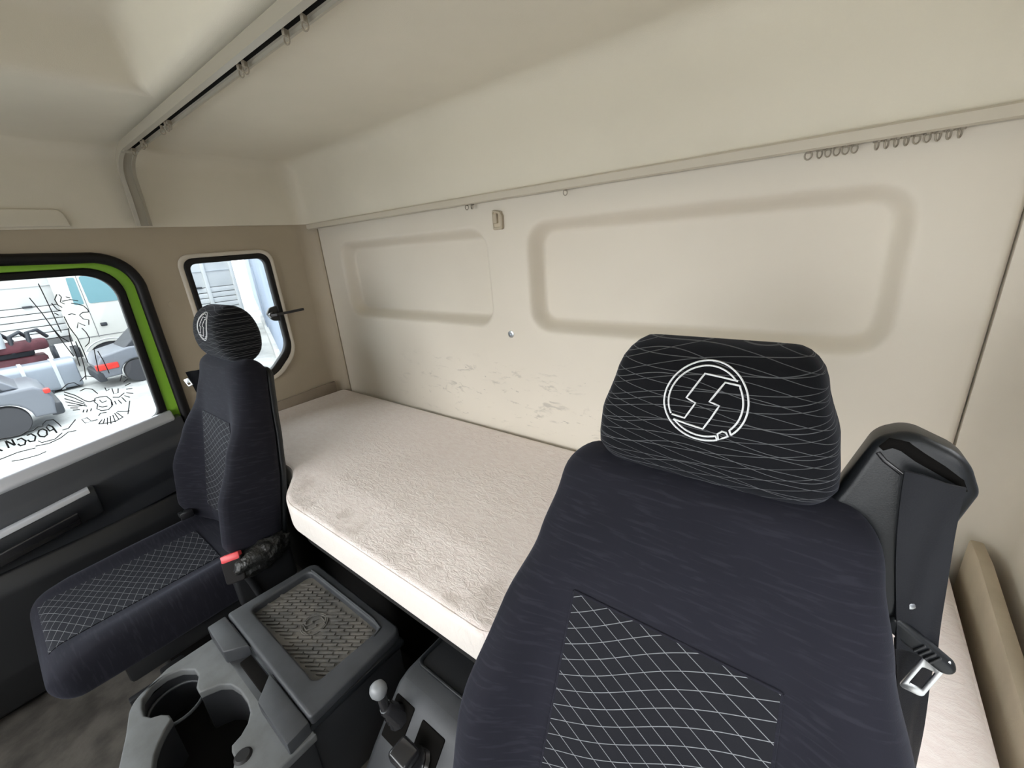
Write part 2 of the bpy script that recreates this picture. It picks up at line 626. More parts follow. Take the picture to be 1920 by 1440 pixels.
def quarter(name, x0, y0, x1, y1, z0, z1, mat, label, n=10):
    """rounded corner strip from (x0,y0) on the back wall to (x1,y1) on the side wall"""
    pts = []
    for k in range(n + 1):
        a = math.pi / 2 * k / n
        pts.append((x0 + (x1 - x0) * math.sin(a), y1 + (y0 - y1) * math.cos(a)))
    dx = math.copysign(0.03, x1 - x0)
    outer = [(x1 + dx, y1), (x1 + dx, y0 + 0.05), (x0, y0 + 0.05)]
    o = plate(name, pts + outer, [], z1 - z0, XY((z0 + z1) / 2), mat, ang=50)
    return tag(o, label, 'trim', kind='structure')
quarter('trim_1', -1.898, YB, XL, 0.985, 0.12, ZJ + 0.02, 'sidetrim', 'taupe rounded corner strip between the back wall and the passenger side wall')
quarter('trim_2', 0.211, YB, XR, 0.95, 0.12, ZJ + 0.02, 'cream', 'cream rounded corner strip at the driver side of the back wall')

# passenger side wall, pierced by the door and the small rear window
door_hole = rpoly([(-0.86, 0.14, 0.05), (0.392, 0.14, 0.05), (0.392, 1.497, 0.10), (-0.70, 1.54, 0.12)], 8)
win_hole = rpoly([(0.535, 0.965, 0.06), (0.735, 0.965, 0.10), (0.835, 1.06, 0.09), (0.832, 1.478, 0.035), (0.532, 1.474, 0.03)], 8)
o = plate('wall_left', [(YF, 0.05), (0.985, 0.05), (0.985, ZJ + 0.02), (YF, ZJ + 0.02)], [door_hole, win_hole], 0.05, YZ(XL - 0.025), 'sidetrim')
tag(o, 'taupe passenger side wall around the door and the small rear window', 'wall', kind='structure')
dh2 = rpoly([(-0.86, 0.14, 0.05), (0.40, 0.14, 0.05), (0.40, 1.50, 0.10), (-0.70, 1.54, 0.12)], 8)
o = plate('wall_right', [(YF, 0.05), (0.95, 0.05), (0.95, ZJ + 0.02), (YF, ZJ + 0.02)], [dh2, win_hole], 0.05, YZ(XR + 0.025), 'cream')  # rear opening added to let daylight onto the bunk
tag(o, 'cream driver side wall beside the bunk', 'wall', kind='structure')
o = plate('wall_front', [(XL - 0.05, 0.05), (XR + 0.05, 0.05), (XR + 0.05, ZC + 0.05), (XL - 0.05, ZC + 0.05)],
          [rpoly([(-1.90, 0.80, 0.06), (0.24, 0.80, 0.06), (0.20, 1.56, 0.1), (-1.86, 1.56, 0.1)])], 0.05, XZ(YF), 'cream')
tag(o, 'front bulkhead around the windscreen opening', 'wall', kind='structure')

def ceiling():
    bm = bmesh.new()
    hx0, hx1, hy0, hy1, hz = -1.33, -0.33, -0.45, 0.395, ZC + 0.125
    xs = [XL + 0.012, hx0, hx1, XR - 0.012]
    ys = [YF, hy0, hy1, 1.005]
    top = [[bm.verts.new((x, y, ZC)) for x in xs] for y in ys]
    bot_pts = {}
    for j, y in enumerate(ys):
        for i, x in enumerate(xs):
            if i in (0, 3) or j in (0, 3):
                bx = x + (0.006 if i == 3 else -0.006 if i == 0 else 0)
                by = 1.032 if j == 3 else y
                bot_pts[(i, j)] = bm.verts.new((bx, by, ZJ))
    for j in range(3):
        for i in range(3):
            if (i, j) != (1, 1):
                bm.faces.new((top[j][i], top[j][i + 1], top[j + 1][i + 1], top[j + 1][i]))
    # hatch well
    ins = 0.025
    hp = [(hx0, hy0), (hx1, hy0), (hx1, hy1), (hx0, hy1)]
    cxm, cym = (hx0 + hx1) / 2, (hy0 + hy1) / 2
    up1 = [bm.verts.new((x + ins * (1 if x < cxm else -1), y + ins * (1 if y < cym else -1), hz)) for x, y in hp]
    lowv = [top[1][1], top[1][2], top[2][2], top[2][1]]
    for k in range(4):
        bm.faces.new((lowv[k], lowv[(k + 1) % 4], up1[(k + 1) % 4], up1[k]))
    bm.faces.new(up1)
    for (i, j), (i2, j2) in [((0, 0), (0, 1)), ((0, 1), (0, 2)), ((0, 2), (0, 3)), ((3, 0), (3, 1)), ((3, 1), (3, 2)), ((3, 2), (3, 3)),
                             ((0, 3), (1, 3)), ((1, 3), (2, 3)), ((2, 3), (3, 3)), ((0, 0), (1, 0)), ((1, 0), (2, 0)), ((2, 0), (3, 0))]:
        bm.faces.new((bot_pts[(i, j)], bot_pts[(i2, j2)], top[j2][i2], top[j][i]))
    bmesh.ops.recalc_face_normals(bm, faces=bm.faces[:])
    bm.edges.ensure_lookup_table()
    big, small = [], []
    for e in bm.edges:
        if len(e.link_faces) == 2:
            a = e.calc_face_angle(0)
            if a > 0.5:
                mid = (e.verts[0].co + e.verts[1].co) / 2
                inside = hx0 - 0.01 < mid.x < hx1 + 0.01 and hy0 - 0.01 < mid.y < hy1 + 0.01
                (small if inside else big).append(e)
    bmesh.ops.bevel(bm, geom=big, offset=0.055, segments=6, affect='EDGES', profile=0.5)
    small = [e for e in bm.edges if len(e.link_faces) == 2 and e.calc_face_angle(0) > 0.5]
    bmesh.ops.bevel(bm, geom=small, offset=0.022, segments=5, affect='EDGES', profile=0.5)
    # thickness, outwards
    bmesh.ops.recalc_face_normals(bm, faces=bm.faces[:])
    c = Vector((-0.8, 0, 1.5))
    f = max(bm.faces, key=lambda f: f.calc_area())
    if f.normal.dot(c - f.calc_center_median()) > 0:
        bmesh.ops.reverse_faces(bm, faces=bm.faces[:])
    bmesh.ops.solidify(bm, geom=bm.faces[:], thickness=-0.015)
    o = meshobj('ceiling', bm_mesh(bm), 'headliner', ang=60)
    tag(o, 'pale headliner of the high roof with a sunken hatch well', 'ceiling', kind='structure')
ceiling()
o = box('ceiling_roof_skin', (XL - 0.08, YF - 0.05, ZC + 0.13), (XR + 0.08, YB + 0.10, ZC + 0.16), 'green', None, 0.01)
o.name = 'roof'
tag(o, 'green outer roof skin above the headliner', 'roof', kind='structure')
for nm, lo, hi in (('trim_3', (XL - 0.06, YF, ZJ + 0.005), (XL - 0.01, YB + 0.06, ZC + 0.13)), ('trim_4', (XR + 0.01, YF, ZJ + 0.005), (XR + 0.06, YB + 0.06, ZC + 0.13)),
                   ('trim_5', (XL, YB + 0.078, ZJ - 0.01), (XR, YB + 0.12, ZC + 0.13))):
    o = box(nm, lo, hi, 'green', None, 0.004)
    tag(o, {'trim_3': 'outer roof side of the cab above the passenger door', 'trim_4': 'outer roof side of the cab above the driver door', 'trim_5': 'outer roof back of the cab'}[nm], 'trim', kind='structure')
o = box('floor', (XL - 0.05, YF - 0.02, 0.03), (XR + 0.05, YB + 0.08, 0.12), 'floor', None, 0.004)
tag(o, 'worn grey vinyl cab floor', 'floor', kind='structure')
# engine tunnel hump of the floor
o = prism_pts('engine_tunnel', [(-1.26, -0.75, 0.1), (-1.20, -0.75, 0.30), (-1.13, -0.75, 0.34), (-0.52, -0.75, 0.34), (-0.45, -0.75, 0.30), (-0.38, -0.75, 0.1)], (0, 1.2, 0), 'floor', None, 0.03, 4)
tag(o, 'grey vinyl covered engine tunnel under the centre console', 'tunnel', kind='structure')

# ------------------------------------------------------------------ passenger door
door = empty('door_1', 'passenger door with green window frame and dark grey trim panel', 'door', (XL, -0.2, 0.15), kind='structure')
def under(parent, o):
    o.parent = parent
    o.matrix_parent_inverse = Matrix.Translation(-Vector(parent.location))
    return o
def ring_path(poly, x):
    return [(x, p[0], p[1]) for p in poly]
glass_poly = rpoly([(-0.66, 0.797, 0.04), (0.318, 0.928, 0.03), (0.326, 1.448, 0.075), (-0.45, 1.455, 0.12)], 8)
glass_seal = rpoly([(-0.68, 0.775, 0.04), (0.338, 0.908, 0.03), (0.346, 1.466, 0.085), (-0.46, 1.475, 0.12)], 8)
under(door, plate('door_frame', rpoly([(-0.88, 0.12, 0.05), (0.40, 0.12, 0.05), (0.402, 1.515, 0.11), (-0.72, 1.56, 0.12)], 8), [glass_seal], 0.045, YZ(-2.002), 'green', None, 0.008, 3))
under(door, plate('window_seal', rpoly([(-0.685, 0.770, 0.04), (0.343, 0.903, 0.03), (0.351, 1.471, 0.085), (-0.465, 1.480, 0.12)], 8), [glass_poly], 0.032, YZ(-1.989), 'rubber', None, 0.006, 2))
under(door, plate('window_pane', rpoly([(-0.67, 0.785, 0.04), (0.328, 0.918, 0.03), (0.336, 1.456, 0.075), (-0.455, 1.465, 0.12)], 8), [], 0.004, YZ(-1.9865), 'glass'))
# rubber weatherstrip clipped round the door opening
o = meshobj('door_seal', bm_mesh(sweep_bm(ring_path(rpoly([(-0.86, 0.14, 0.05), (0.389, 0.14, 0.05), (0.389, 1.497, 0.10), (-0.70, 1.54, 0.12)], 10), XL + 0.002), circ(0.017, 8, 0.017), True, up=Vector((1, 0, 0)))), 'rubber', door, ang=60)
under(door, o)

def zb(y):        # belt line of the door
    return 0.888 + 0.134 * y
def door_prism(name, prof, y0, y1, mat, slope=0.134, bev=0.003):
    a = [(x, y0, z + slope * y0) for x, z in prof]
    v = (0, y1 - y0, slope * (y1 - y0))
    return under(door, prism_pts(name, a, v, mat, None, bev))
door_prism('sill_strip', [(-1.975, 0.868), (-1.975, 0.893), (-1.955, 0.893), (-1.928, 0.868), (-1.930, 0.850)], -0.74, 0.350, 'silver', 0.134, 0.006)
door_prism('upper_trim', [(-1.980, 0.60), (-1.980, 0.862), (-1.929, 0.862), (-1.915, 0.800), (-1.890, 0.778), (-1.890, 0.700), (-1.905, 0.66), (-1.905, 0.60)], -0.80, 0.372, 'doorgrey', 0.15, 0.010)
door_prism('armrest', [(-1.93, 0.66), (-1.93, 0.765), (-1.862, 0.780), (-1.838, 0.772), (-1.838, 0.74), (-1.87, 0.67)], -0.76, 0.075, 'grey', 0.19, 0.010)
door_prism('grab_strip', [(-1.862, 0.776), (-1.862, 0.786), (-1.840, 0.782), (-1.834, 0.770), (-1.842, 0.768)], -0.74, 0.060, 'silver', 0.19, 0.002)
door_prism('pull_recess', [(-1.85, 0.690), (-1.836, 0.732), (-1.831, 0.728), (-1.845, 0.686)], -0.19, 0.015, 'gloss', 0.19, 0.002)
door_prism('lower_trim', [(-1.980, 0.16), (-1.980, 0.62), (-1.90, 0.62), (-1.875, 0.56), (-1.875, 0.30), (-1.91, 0.16)], -0.80, 0.365, 'black', 0.05, 0.010)
under(door, tube('pillar_button', [(XL - 0.002, 0.46, 1.322), (XL + 0.004, 0.46, 1.322)], 0.014, 'sidetrim', None, n=14))
door.children[-1]['label'] = 'round taupe cap beside the window'

# decals stuck on the pane
EAGLE = [
 [(0.1043,1.1009),(0.1228,1.1136),(0.1377,1.1136),(0.1485,1.0991)],[(0.1434,1.0817),(0.158,1.0865),(0.1734,1.0783),(0.1815,1.0593)],
 [(0.1075,1.0905),(0.1292,1.0706),(0.1458,1.0455)],[(0.1049,1.082),(0.1246,1.0626),(0.1421,1.0403)],[(0.102,1.0688),(0.1231,1.0503),(0.1423,1.0337)],
 [(0.1009,1.0582),(0.121,1.043),(0.1446,1.0264)],[(0.1023,1.045),(0.1208,1.0351),(0.1415,1.0308)],[(0.1055,1.0343),(0.123,1.0278)],[(0.1091,1.0249),(0.1252,1.0205)],
 [(0.1295,1.0091),(0.1341,1.0172)],[(0.1375,1.006),(0.1426,1.0157)],[(0.1479,1.0071),(0.1526,1.0152)],[(0.1458,1.0455),(0.1551,1.039),(0.1712,1.0398)],
 [(0.1709,1.0465),(0.1653,1.0353),(0.1709,1.0234),(0.1645,1.0092),(0.1731,0.9993),(0.1909,0.996),(0.203,1.0051),(0.2071,1.0272),(0.1999,1.0431),(0.1847,1.0467),(0.1709,1.0465)],
 [(0.1795,1.0369),(0.1831,1.0257),(0.1955,1.028)],[(0.1712,1.0167),(0.1787,1.0106),(0.1923,1.009)],[(0.2045,1.0747),(0.2052,1.0612),(0.2134,1.0651)],
 [(0.2208,1.0661),(0.2198,1.0464),(0.2317,1.0457),(0.2361,1.0611)],[(0.2141,1.0349),(0.2294,1.0296),(0.2473,1.0405)],[(0.2477,1.0841),(0.2583,1.1042),(0.267,1.0916)],
 [(0.2557,1.0783),(0.2706,1.0871)],[(0.2567,1.0645),(0.273,1.0695)],[(0.2554,1.0514),(0.2722,1.0493)],[(0.2518,1.039),(0.2696,1.0313)],[(0.2446,1.0312),(0.2564,1.0203)],
 [(0.2361,1.0273),(0.2428,1.0078)],[(0.2246,1.0211),(0.2298,1.0056)],[(0.2149,1.0211),(0.2157,1.0073)],[(0.2075,1.0204),(0.2061,1.0074)],[(0.2107,0.9818),(0.2329,0.9734),(0.2428,0.9732)],
 [(0.2347,0.9623),(0.2433,0.9835),(0.2528,1.0078)],[(0.1195,0.9866),(0.1332,0.9879),(0.1398,0.972),(0.1239,0.9716),(0.1195,0.9866)],[(0.1398,0.972),(0.1559,0.9723)],
 [(0.1615,0.9836),(0.1683,0.991),(0.184,0.9885)],[(0.1535,0.9563),(0.1663,0.9682)],[(0.1639,0.9521),(0.1735,0.9687)],[(0.1736,0.9448),(0.1807,0.9693)],[(0.183,0.9444),(0.1889,0.973)],
 [(0.1956,0.9463),(0.1963,0.9736)],[(0.207,0.9521),(0.2024,0.9781)],[(0.2185,0.958),(0.2076,0.9795)],[(0.1535,0.9563),(0.1732,0.9518),(0.1965,0.9494),(0.2208,0.9572)]]
LION = [
 [(0.1225,1.3957),(0.1345,1.347),(0.1468,1.276),(0.1628,1.1976)],[(0.1535,1.435),(0.1553,1.3965),(0.1569,1.3431),(0.158,1.2794)],
 [(0.1787,1.3278),(0.1805,1.2924),(0.1884,1.2551),(0.1899,1.2091),(0.189,1.1691)],[(0.1777,1.29),(0.1708,1.253),(0.1696,1.1989),(0.1674,1.1625)],[(0.1441,1.294),(0.1519,1.2661),(0.1664,1.2451)],
 [(0.1811,1.2447),(0.181,1.2083),(0.1766,1.1568),(0.1686,1.1151)],[(0.1836,1.3981),(0.1739,1.3827),(0.1757,1.3655),(0.183,1.3558)],[(0.1874,1.3976),(0.1908,1.3887),(0.184,1.3727),(0.1921,1.3657)],
 [(0.164,1.373),(0.1697,1.3523),(0.1778,1.3452)],[(0.1607,1.3424),(0.1683,1.3339)],[(0.1887,1.3748),(0.2081,1.3776),(0.225,1.3708)],[(0.2006,1.3873),(0.2097,1.3831)],
 [(0.2068,1.3663),(0.2201,1.3614),(0.2327,1.3535),(0.2387,1.3408),(0.2394,1.3318)],[(0.1901,1.3315),(0.1989,1.3329),(0.2061,1.3287)],
 [(0.2394,1.3318),(0.2245,1.3329),(0.2148,1.3257),(0.2202,1.3114),(0.2318,1.3063),(0.2272,1.2906)],[(0.1976,1.286),(0.2047,1.3024),(0.2181,1.2894)],
 [(0.2078,1.284),(0.2138,1.2677),(0.2162,1.2459),(0.2099,1.232),(0.1982,1.2225)],[(0.2164,1.2088),(0.2111,1.1757),(0.2054,1.1328)],[(0.2231,1.2009),(0.2272,1.1683),(0.2292,1.1194)],
 [(0.1528,1.1136),(0.1701,1.1273),(0.1897,1.1182)]]
LETTERS = [
 [(0.053,0.9649),(0.0499,0.9887),(0.0425,0.9981),(0.0364,0.9911),(0.0402,0.9768),(0.0491,0.9794)],
 [(0.028,0.9898),(0.0196,0.9886),(0.0136,0.9785),(0.0154,0.9682),(0.0238,0.9629),(0.0313,0.9677),(0.0343,0.9808),(0.028,0.9898)],
 [(-0.0097,0.9822),(0.0005,0.984),(0.0067,0.972),(0.0007,0.9588),(-0.0088,0.9598),(-0.0122,0.9676)],
 [(-0.0324,0.9765),(-0.0224,0.9783),(-0.0165,0.9664),(-0.0215,0.9561),(-0.0312,0.9558),(-0.0345,0.9635)],
 [(-0.0407,0.9617),(-0.0414,0.9836)],[(-0.0414,0.9617),(-0.0540,0.9832)],[(-0.0547,0.9587),(-0.0544,0.9832)],
 [(-0.0866,0.9552),(-0.086,0.9828),(-0.0752,0.982),(-0.0715,0.975),(-0.0752,0.969),(-0.086,0.968)],[(-0.0780,0.968),(-0.0690,0.9552)]]
SWOOSH = [
 [(0.0684,0.9811),(0.0654,0.992),(0.0586,1.0107),(0.0432,1.0136),(0.0326,1.0052),(0.0310,0.9980),(0.02,1.0),(0.008,0.992),(-0.005,0.9945),(-0.018,0.989),(-0.03,0.988),(-0.06,0.992),(-0.095,0.989)],
 [(0.1058,0.992),(0.0817,0.9691),(0.0668,0.9688)],[(0.0968,0.9546),(0.0782,0.9575),(0.0552,0.9444),(0.0263,0.9377),(-0.0027,0.9412)],
 [(-0.0044,0.9356),(-0.0425,0.9375),(-0.0815,0.9312)],[(0.0642,0.9601),(0.0433,0.9464),(0.0129,0.9469),(0.0076,0.9557)],[(0.0132,0.9145),(-0.0061,0.9106),(-0.041,0.9114),(-0.0624,0.9156)]]
def decal(name, lines, r, label, extra=None):
    e = empty(name, label, 'sticker', (-1.984, lines[0][0][0], lines[0][0][1]), group='stickers on the passenger door glass')
    L3 = [[(-1.9835, y, z) for y, z in l] for l in lines]
    under(e, strokes('outline', L3, r, 'decal', None))
    if extra:
        L4 = [[(-1.9832, y, z) for y, z in l] for l in extra[0]]
        under(e, strokes(extra[1], L4, extra[2], extra[3], None))
    return e
decal('lion_sticker', LION, 0.0015, 'line-drawn roaring lion sticker high on the passenger door glass')
decal('eagle_sticker', EAGLE, 0.0016, 'line-drawn double-headed eagle crest sticker low on the passenger door glass')
decal('lettering_sticker', SWOOSH, 0.0015, 'mirror-reversed Cyrillic lettering sticker with swoosh along the bottom of the glass', (LETTERS, 'lettering', 0.0025, 'decal'))

# ------------------------------------------------------------------ small rear window
win = empty('window_1', 'small rear side window with black rubber seal and lever latch', 'window', (XL, 0.68, 0.965), kind='structure')
wf = [(0.535, 0.965, 0.06), (0.735, 0.965, 0.10), (0.835, 1.06, 0.09), (0.832, 1.478, 0.035), (0.532, 1.474, 0.03)]
def grow(pts, d):
    c = Vector((0.69, 1.23))
    out = []
    for y, z, r in pts:
        out.append((y + d * math.copysign(1, y - c.x), z + d * math.copysign(1, z - c.y), max(r + d * 0.6, 0.008)))
    return rpoly(out, 8)
under(win, plate('window_frame', grow(wf, 0.020), [grow(wf, 0.004)], 0.016, YZ(XL + 0.003), 'cream', None, 0.006, 4))
under(win, plate('window_seal', grow(wf, 0.006), [grow(wf, -0.016)], 0.034, YZ(XL - 0.006), 'rubber', None, 0.008, 3))
under(win, plate('window_pane', grow(wf, -0.006), [], 0.004, YZ(XL - 0.02), 'glass'))
lt = under(win, plate('latch', rpoly([(0.772, 1.232, 0.015), (0.79, 1.20, 0.015), (0.822, 1.195, 0.006), (0.822, 1.262, 0.006), (0.79, 1.258, 0.015)], 6), [], 0.02, YZ(XL - 0.004), 'black', None, 0.004))
h = under(win, meshobj('latch_lever', bm_mesh(sweep_bm([(XL + 0.012, 0.785, 1.226), (XL + 0.03, 0.80, 1.227), (XL + 0.034, 0.84, 1.229), (XL + 0.034, 0.90, 1.231), (XL + 0.034, 0.915, 1.2315)], [(-0.009, -0.005), (0.009, -0.005), (0.009, 0.005), (-0.009, 0.005)])), 'black', None))
under(win, tube('latch_pivot', [(XL + 0.0, 0.788, 1.227), (XL + 0.02, 0.788, 1.227)], 0.013, 'gloss', None, n=12))

w2 = empty('added_window', 'unseen open rear side window added in the driver side wall for light', 'window', (XR, 0.68, 0.965), kind='structure')  # unseen window without a pane, added to light the bunk
under(w2, plate('window_seal', grow(wf, 0.006), [grow(wf, -0.016)], 0.034, YZ(XR + 0.006), 'rubber', None, 0.008, 3))
o = plate('trim_6', rpoly([(-0.30, 1.596, 0.004), (0.272, 1.596, 0.004), (0.262, 1.645, 0.018), (-0.28, 1.652, 0.018)], 6), [], 0.012, YZ(XL + 0.010), 'headliner', None, 0.004, 3)
tag(o, 'shallow raised headliner panel above the passenger door', 'trim', kind='structure')

# ------------------------------------------------------------------ curtain rails and gliders
cr = empty('curtain_rail', 'ribbed grey curtain rail across the ceiling bending down the passenger wall', 'rail', (-1.0, 0.44, 1.80))
pth = [(0.27, 0.44, 1.806)]
for k in range(1, 12):
    pth.append((0.27 - 2.02 * k / 11, 0.44, 1.806))
for k in range(1, 9):
    a = math.pi / 2 * k / 8
    pth.append((-1.75 - 0.15 * math.sin(a), 0.44 + 0.004 * k / 8, 1.806 - 0.075 * (1 - math.cos(a))))
pth += [(-1.905, 0.446, 1.68), (-1.912, 0.446, 1.592)]
PS = 1.22
prof = [(-0.017, 0.010), (-0.012, 0.0145), (0.012, 0.0145), (0.017, 0.010), (0.017, -0.008), (0.009, -0.011), (0.009, -0.006), (-0.009, -0.006), (-0.009, -0.011), (-0.017, -0.008)]
prof = [(a * PS, b * PS) for a, b in prof]
under(cr, meshobj('track', bm_mesh(sweep_bm(pth, prof)), 'rail', None, ang=30))
under(cr, meshobj('slot', bm_mesh(sweep_bm([(p[0], p[1], p[2] - 0.0062) for p in pth[:12]], [(-0.0042, 0), (0.0042, 0), (0.0042, -0.0025), (-0.0042, -0.0025)])), 'slot', None))
under(cr, box('joint_sleeve', (-1.79, 0.4205, 1.791), (-1.755, 0.4595, 1.8215), 'rail', None, 0.004))
cr2 = empty('curtain_rail', 'thin grey curtain rail along the top of the back wall', 'rail', (-0.8, 1.03, 1.575))
under(cr2, meshobj('track', bm_mesh(sweep_bm([(XL + 0.03, 1.032, 1.577), (-1.0, 1.032, 1.577), (0.0, 1.032, 1.577), (XR - 0.02, 1.032, 1.577)], [(a * 0.8, b * 0.75) for a, b in prof])), 'railpale', None, ang=30))
under(cr2, meshobj('slot', bm_mesh(sweep_bm([(XL + 0.04, 1.032, 1.5712), (XR - 0.03, 1.032, 1.5712)], [(-0.006, 0), (0.006, 0), (0.006, -0.002), (-0.006, -0.002)])), 'slot', None))

def torus_mesh(R, r, n=14, m=6, squash=1.25):
    p = [(R * math.cos(2 * math.pi * k / n), 0, R * squash * math.sin(2 * math.pi * k / n)) for k in range(n)]
    return bm_mesh(sweep_bm(p, circ(r, m), True, up=Vector((0, 1, 0))))
G_RING = torus_mesh(0.0055, 0.0014)
G_CLIP = bm_mesh(box_bm((-0.003, -0.006, 0.004), (0.003, 0.006, 0.017), 0.0012))
for me in (G_RING, G_CLIP):
    me.materials.append(MT['glider'])
def glider(x, y, z, rz, label, group):
    e = empty('curtain_glider', label, 'curtain glider', (x, y, z), group)
    for nm, me in (('eyelet', G_RING), ('slider', G_CLIP)):
        o = bpy.data.objects.new(nm, me)
        COL.objects.link(o)
        o.parent = e
    e.rotation_euler.z = rz
    return e
random.seed(4)
zg = 1.806 - 0.022
for x, lab in ((-0.705, 'small grey glider on the ceiling rail, the one nearest the top edge of the picture'),
               (-0.765, 'small grey glider on the ceiling rail, just below the topmost one'),
               (-0.925, 'front one of two touching gliders halfway along the ceiling rail'),
               (-0.945, 'rear one of two touching gliders halfway along the ceiling rail'),
               (-1.385, 'first of three bunched gliders on the ceiling rail near its bend'),
               (-1.405, 'middle of three bunched gliders on the ceiling rail near its bend'),
               (-1.445, 'last of three bunched gliders on the ceiling rail near its bend'),
               (-1.62, 'first of two close gliders on the ceiling rail beside its bend'),
               (-1.64, 'second of two close gliders on the ceiling rail beside its bend'),
               (-1.74, 'lone glider on the ceiling rail right at the bend')):
    glider(x, 0.44, zg, random.uniform(0.2, 1.2), lab, 'curtain gliders on the ceiling rail')
ORD = ('first', 'second', 'third', 'fourth', 'fifth', 'sixth', 'seventh', 'eighth', 'ninth')
zg2 = 1.577 - 0.0165
glider(-0.957, 1.03, zg2, 0.3, 'left one of a pair of gliders on the back wall rail above the small hook', 'curtain gliders on the back wall rail')
glider(-0.935, 1.03, zg2, -0.3, 'right one of a pair of gliders on the back wall rail above the small hook', 'curtain gliders on the back wall rail')
glider(-0.605, 1.03, zg2, 0.1, 'lone glider on the back wall rail right of the small hook', 'curtain gliders on the back wall rail')
glider(-0.085, 1.03, zg2, 0.1, 'lone glider left of the glider bunches on the back wall rail', 'curtain gliders on the back wall rail')
for k in range(5):
    glider(-0.068 + 0.0125 * k, 1.03, zg2, random.uniform(0.5, 1.2), '%s glider from the left in the short bunch on the back wall rail' % ORD[k], 'short bunch of gliders')
for k in range(9):
    glider(0.012 + 0.0125 * k, 1.03, zg2, random.uniform(0.5, 1.2), '%s glider from the left in the long bunch on the back wall rail' % ORD[k], 'long bunch of gliders')

# ------------------------------------------------------------------ hook and screw on the back wall
hk = empty('wall_hook', 'small taupe hook plate on the back wall between the recesses', 'hook', (-0.845, 1.048, 1.515))
under(hk, plate('back_plate', rpoly([(-0.868, 1.487, 0.006), (-0.832, 1.487, 0.006), (-0.830, 1.525, 0.004), (-0.838, 1.538, 0.004), (-0.868, 1.545, 0.006)], 4), [rpoly([(-0.863, 1.495, 0.004), (-0.838, 1.495, 0.004), (-0.836, 1.523, 0.003), (-0.843, 1.533, 0.003), (-0.863, 1.538, 0.004)], 4)], 0.012, XZ(1.046), 'sidetrim', None, 0.002))
under(hk, box('recess', (-0.866, 1.042, 1.492), (-0.834, 1.05, 1.538), 'board', None, 0.002))
under(hk, box('hook_tongue', (-0.860, 1.034, 1.505), (-0.846, 1.046, 1.533), 'sidetrim', None, 0.003))
sc = empty('screw', 'zinc screw with washer in the back wall below the hook plate', 'screw', (-0.835, 1.05, 1.165))
RX = Matrix.Translation((-0.835, 1.05, 1.165)) @ Matrix.Rotation(math.radians(90), 4, 'X')
under(sc, lathe('washer', [(0.0115, 0.0), (0.0115, 0.002), (0.007, 0.003)], 'chrome', None, 16, RX))
under(sc, lathe('screw_head', [(0.0058, 0.003), (0.0055, 0.005), (0.003, 0.0065), (0.001, 0.0067)], 'alu', None, 12, RX))

# ------------------------------------------------------------------ bunk
mo = rpoly([(-1.932, 1.035, 0.02), (0.234, 1.035, 0.02), (0.236, 0.50, 0.03), (-0.28, 0.48, 0.03), (-0.345, 0.45, 0.03), (-0.405, 0.374, 0.04),
            (-1.165, 0.374, 0.16), (-1.315, 0.478, 0.14), (-1.932, 0.50, 0.03)], 6)
bunk = empty('mattress', 'pinkish beige velour mattress on the bunk behind the seats', 'mattress', (-0.85, 0.7, 0.715))
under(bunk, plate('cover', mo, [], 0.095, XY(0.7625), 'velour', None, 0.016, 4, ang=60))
under(bunk, meshobj('piping', bm_mesh(sweep_bm([(p[0], p[1], 0.8035) for p in rpoly([(-1.927, 1.030, 0.02), (0.229, 1.030, 0.02), (0.231, 0.505, 0.03), (-0.282, 0.485, 0.03), (-0.350, 0.453, 0.03), (-0.408, 0.379, 0.04),
            (-1.163, 0.379, 0.16), (-1.312, 0.483, 0.14), (-1.927, 0.505, 0.03)], 6)], circ(0.0032, 6), True)), 'velour', None))
base = empty('storage_bench', 'black carpeted storage box under the mattress', 'bunk base', (-0.85, 0.8, 0.12))
under(base, box('box_body', (-1.93, 0.56, 0.12), (0.22, 1.04, 0.66), 'carpet', None, 0.01))
under(base, plate('bunk_board', [(p[0], p[1] + 0.025 if p[1] < 0.6 else p[1]) for p in mo], [], 0.05, XY(0.688), 'carpet', None, 0.004))
under(base, box('front_lip', (-1.10, 0.42, 0.640), (-0.48, 0.44, 0.664), 'black', None, 0.004))
o = prism_pts('bunk_end_board', [(-1.949, 0.60, 0.70), (-1.949, 1.0, 0.70), (-1.949, 1.0, 0.858), (-1.949, 0.60, 0.842)], (0.014, 0, 0), 'boarddark', None, 0.004)
tag(o, 'brown fibre board standing between the mattress and the passenger side wall', 'board')
o = prism_pts('bunk_end_board', [(0.252, 0.45, 0.66), (0.252, 1.0, 0.66), (0.252, 1.0, 0.868), (0.252, 0.93, 0.872), (0.252, 0.45, 0.835)], (0.020, 0, 0), 'board', None, 0.005)
tag(o, 'tan fibre board standing between the mattress and the driver side wall', 'board')

# ------------------------------------------------------------------ seats
HW = [(0.0, 0.215), (0.10, 0.245), (0.26, 0.250), (0.38, 0.229), (0.48, 0.200), (0.56, 0.182), (0.62, 0.170)]
BOL = [(0.0, 0.05), (0.08, 0.075), (0.22, 0.080), (0.34, 0.050), (0.46, 0.010), (0.56, 0.0)]
BACK = pad_mesh(HW, 0.105, 0.625, BOL, 0.10, 0.045, 64, 72, cw0=0.05)
BACK_T = front_tree(BACK)
SHELLM = pad_mesh([(a, b * 0.97) for a, b in HW], 0.036, 0.60, None, 0.04, 0.03, 40, 40, 0.3, 0.8)
HRW = [(0.0, 0.120), (0.04, 0.131), (0.085, 0.125), (0.135, 0.109), (0.180, 0.097)]
HRM = pad_mesh(HRW, 0.128, 0.180, None, 0.088, 0.080, 60, 64, 0.27, 0.60, cw0=0.045, cw1=0.030)
HRT = front_tree(HRM)
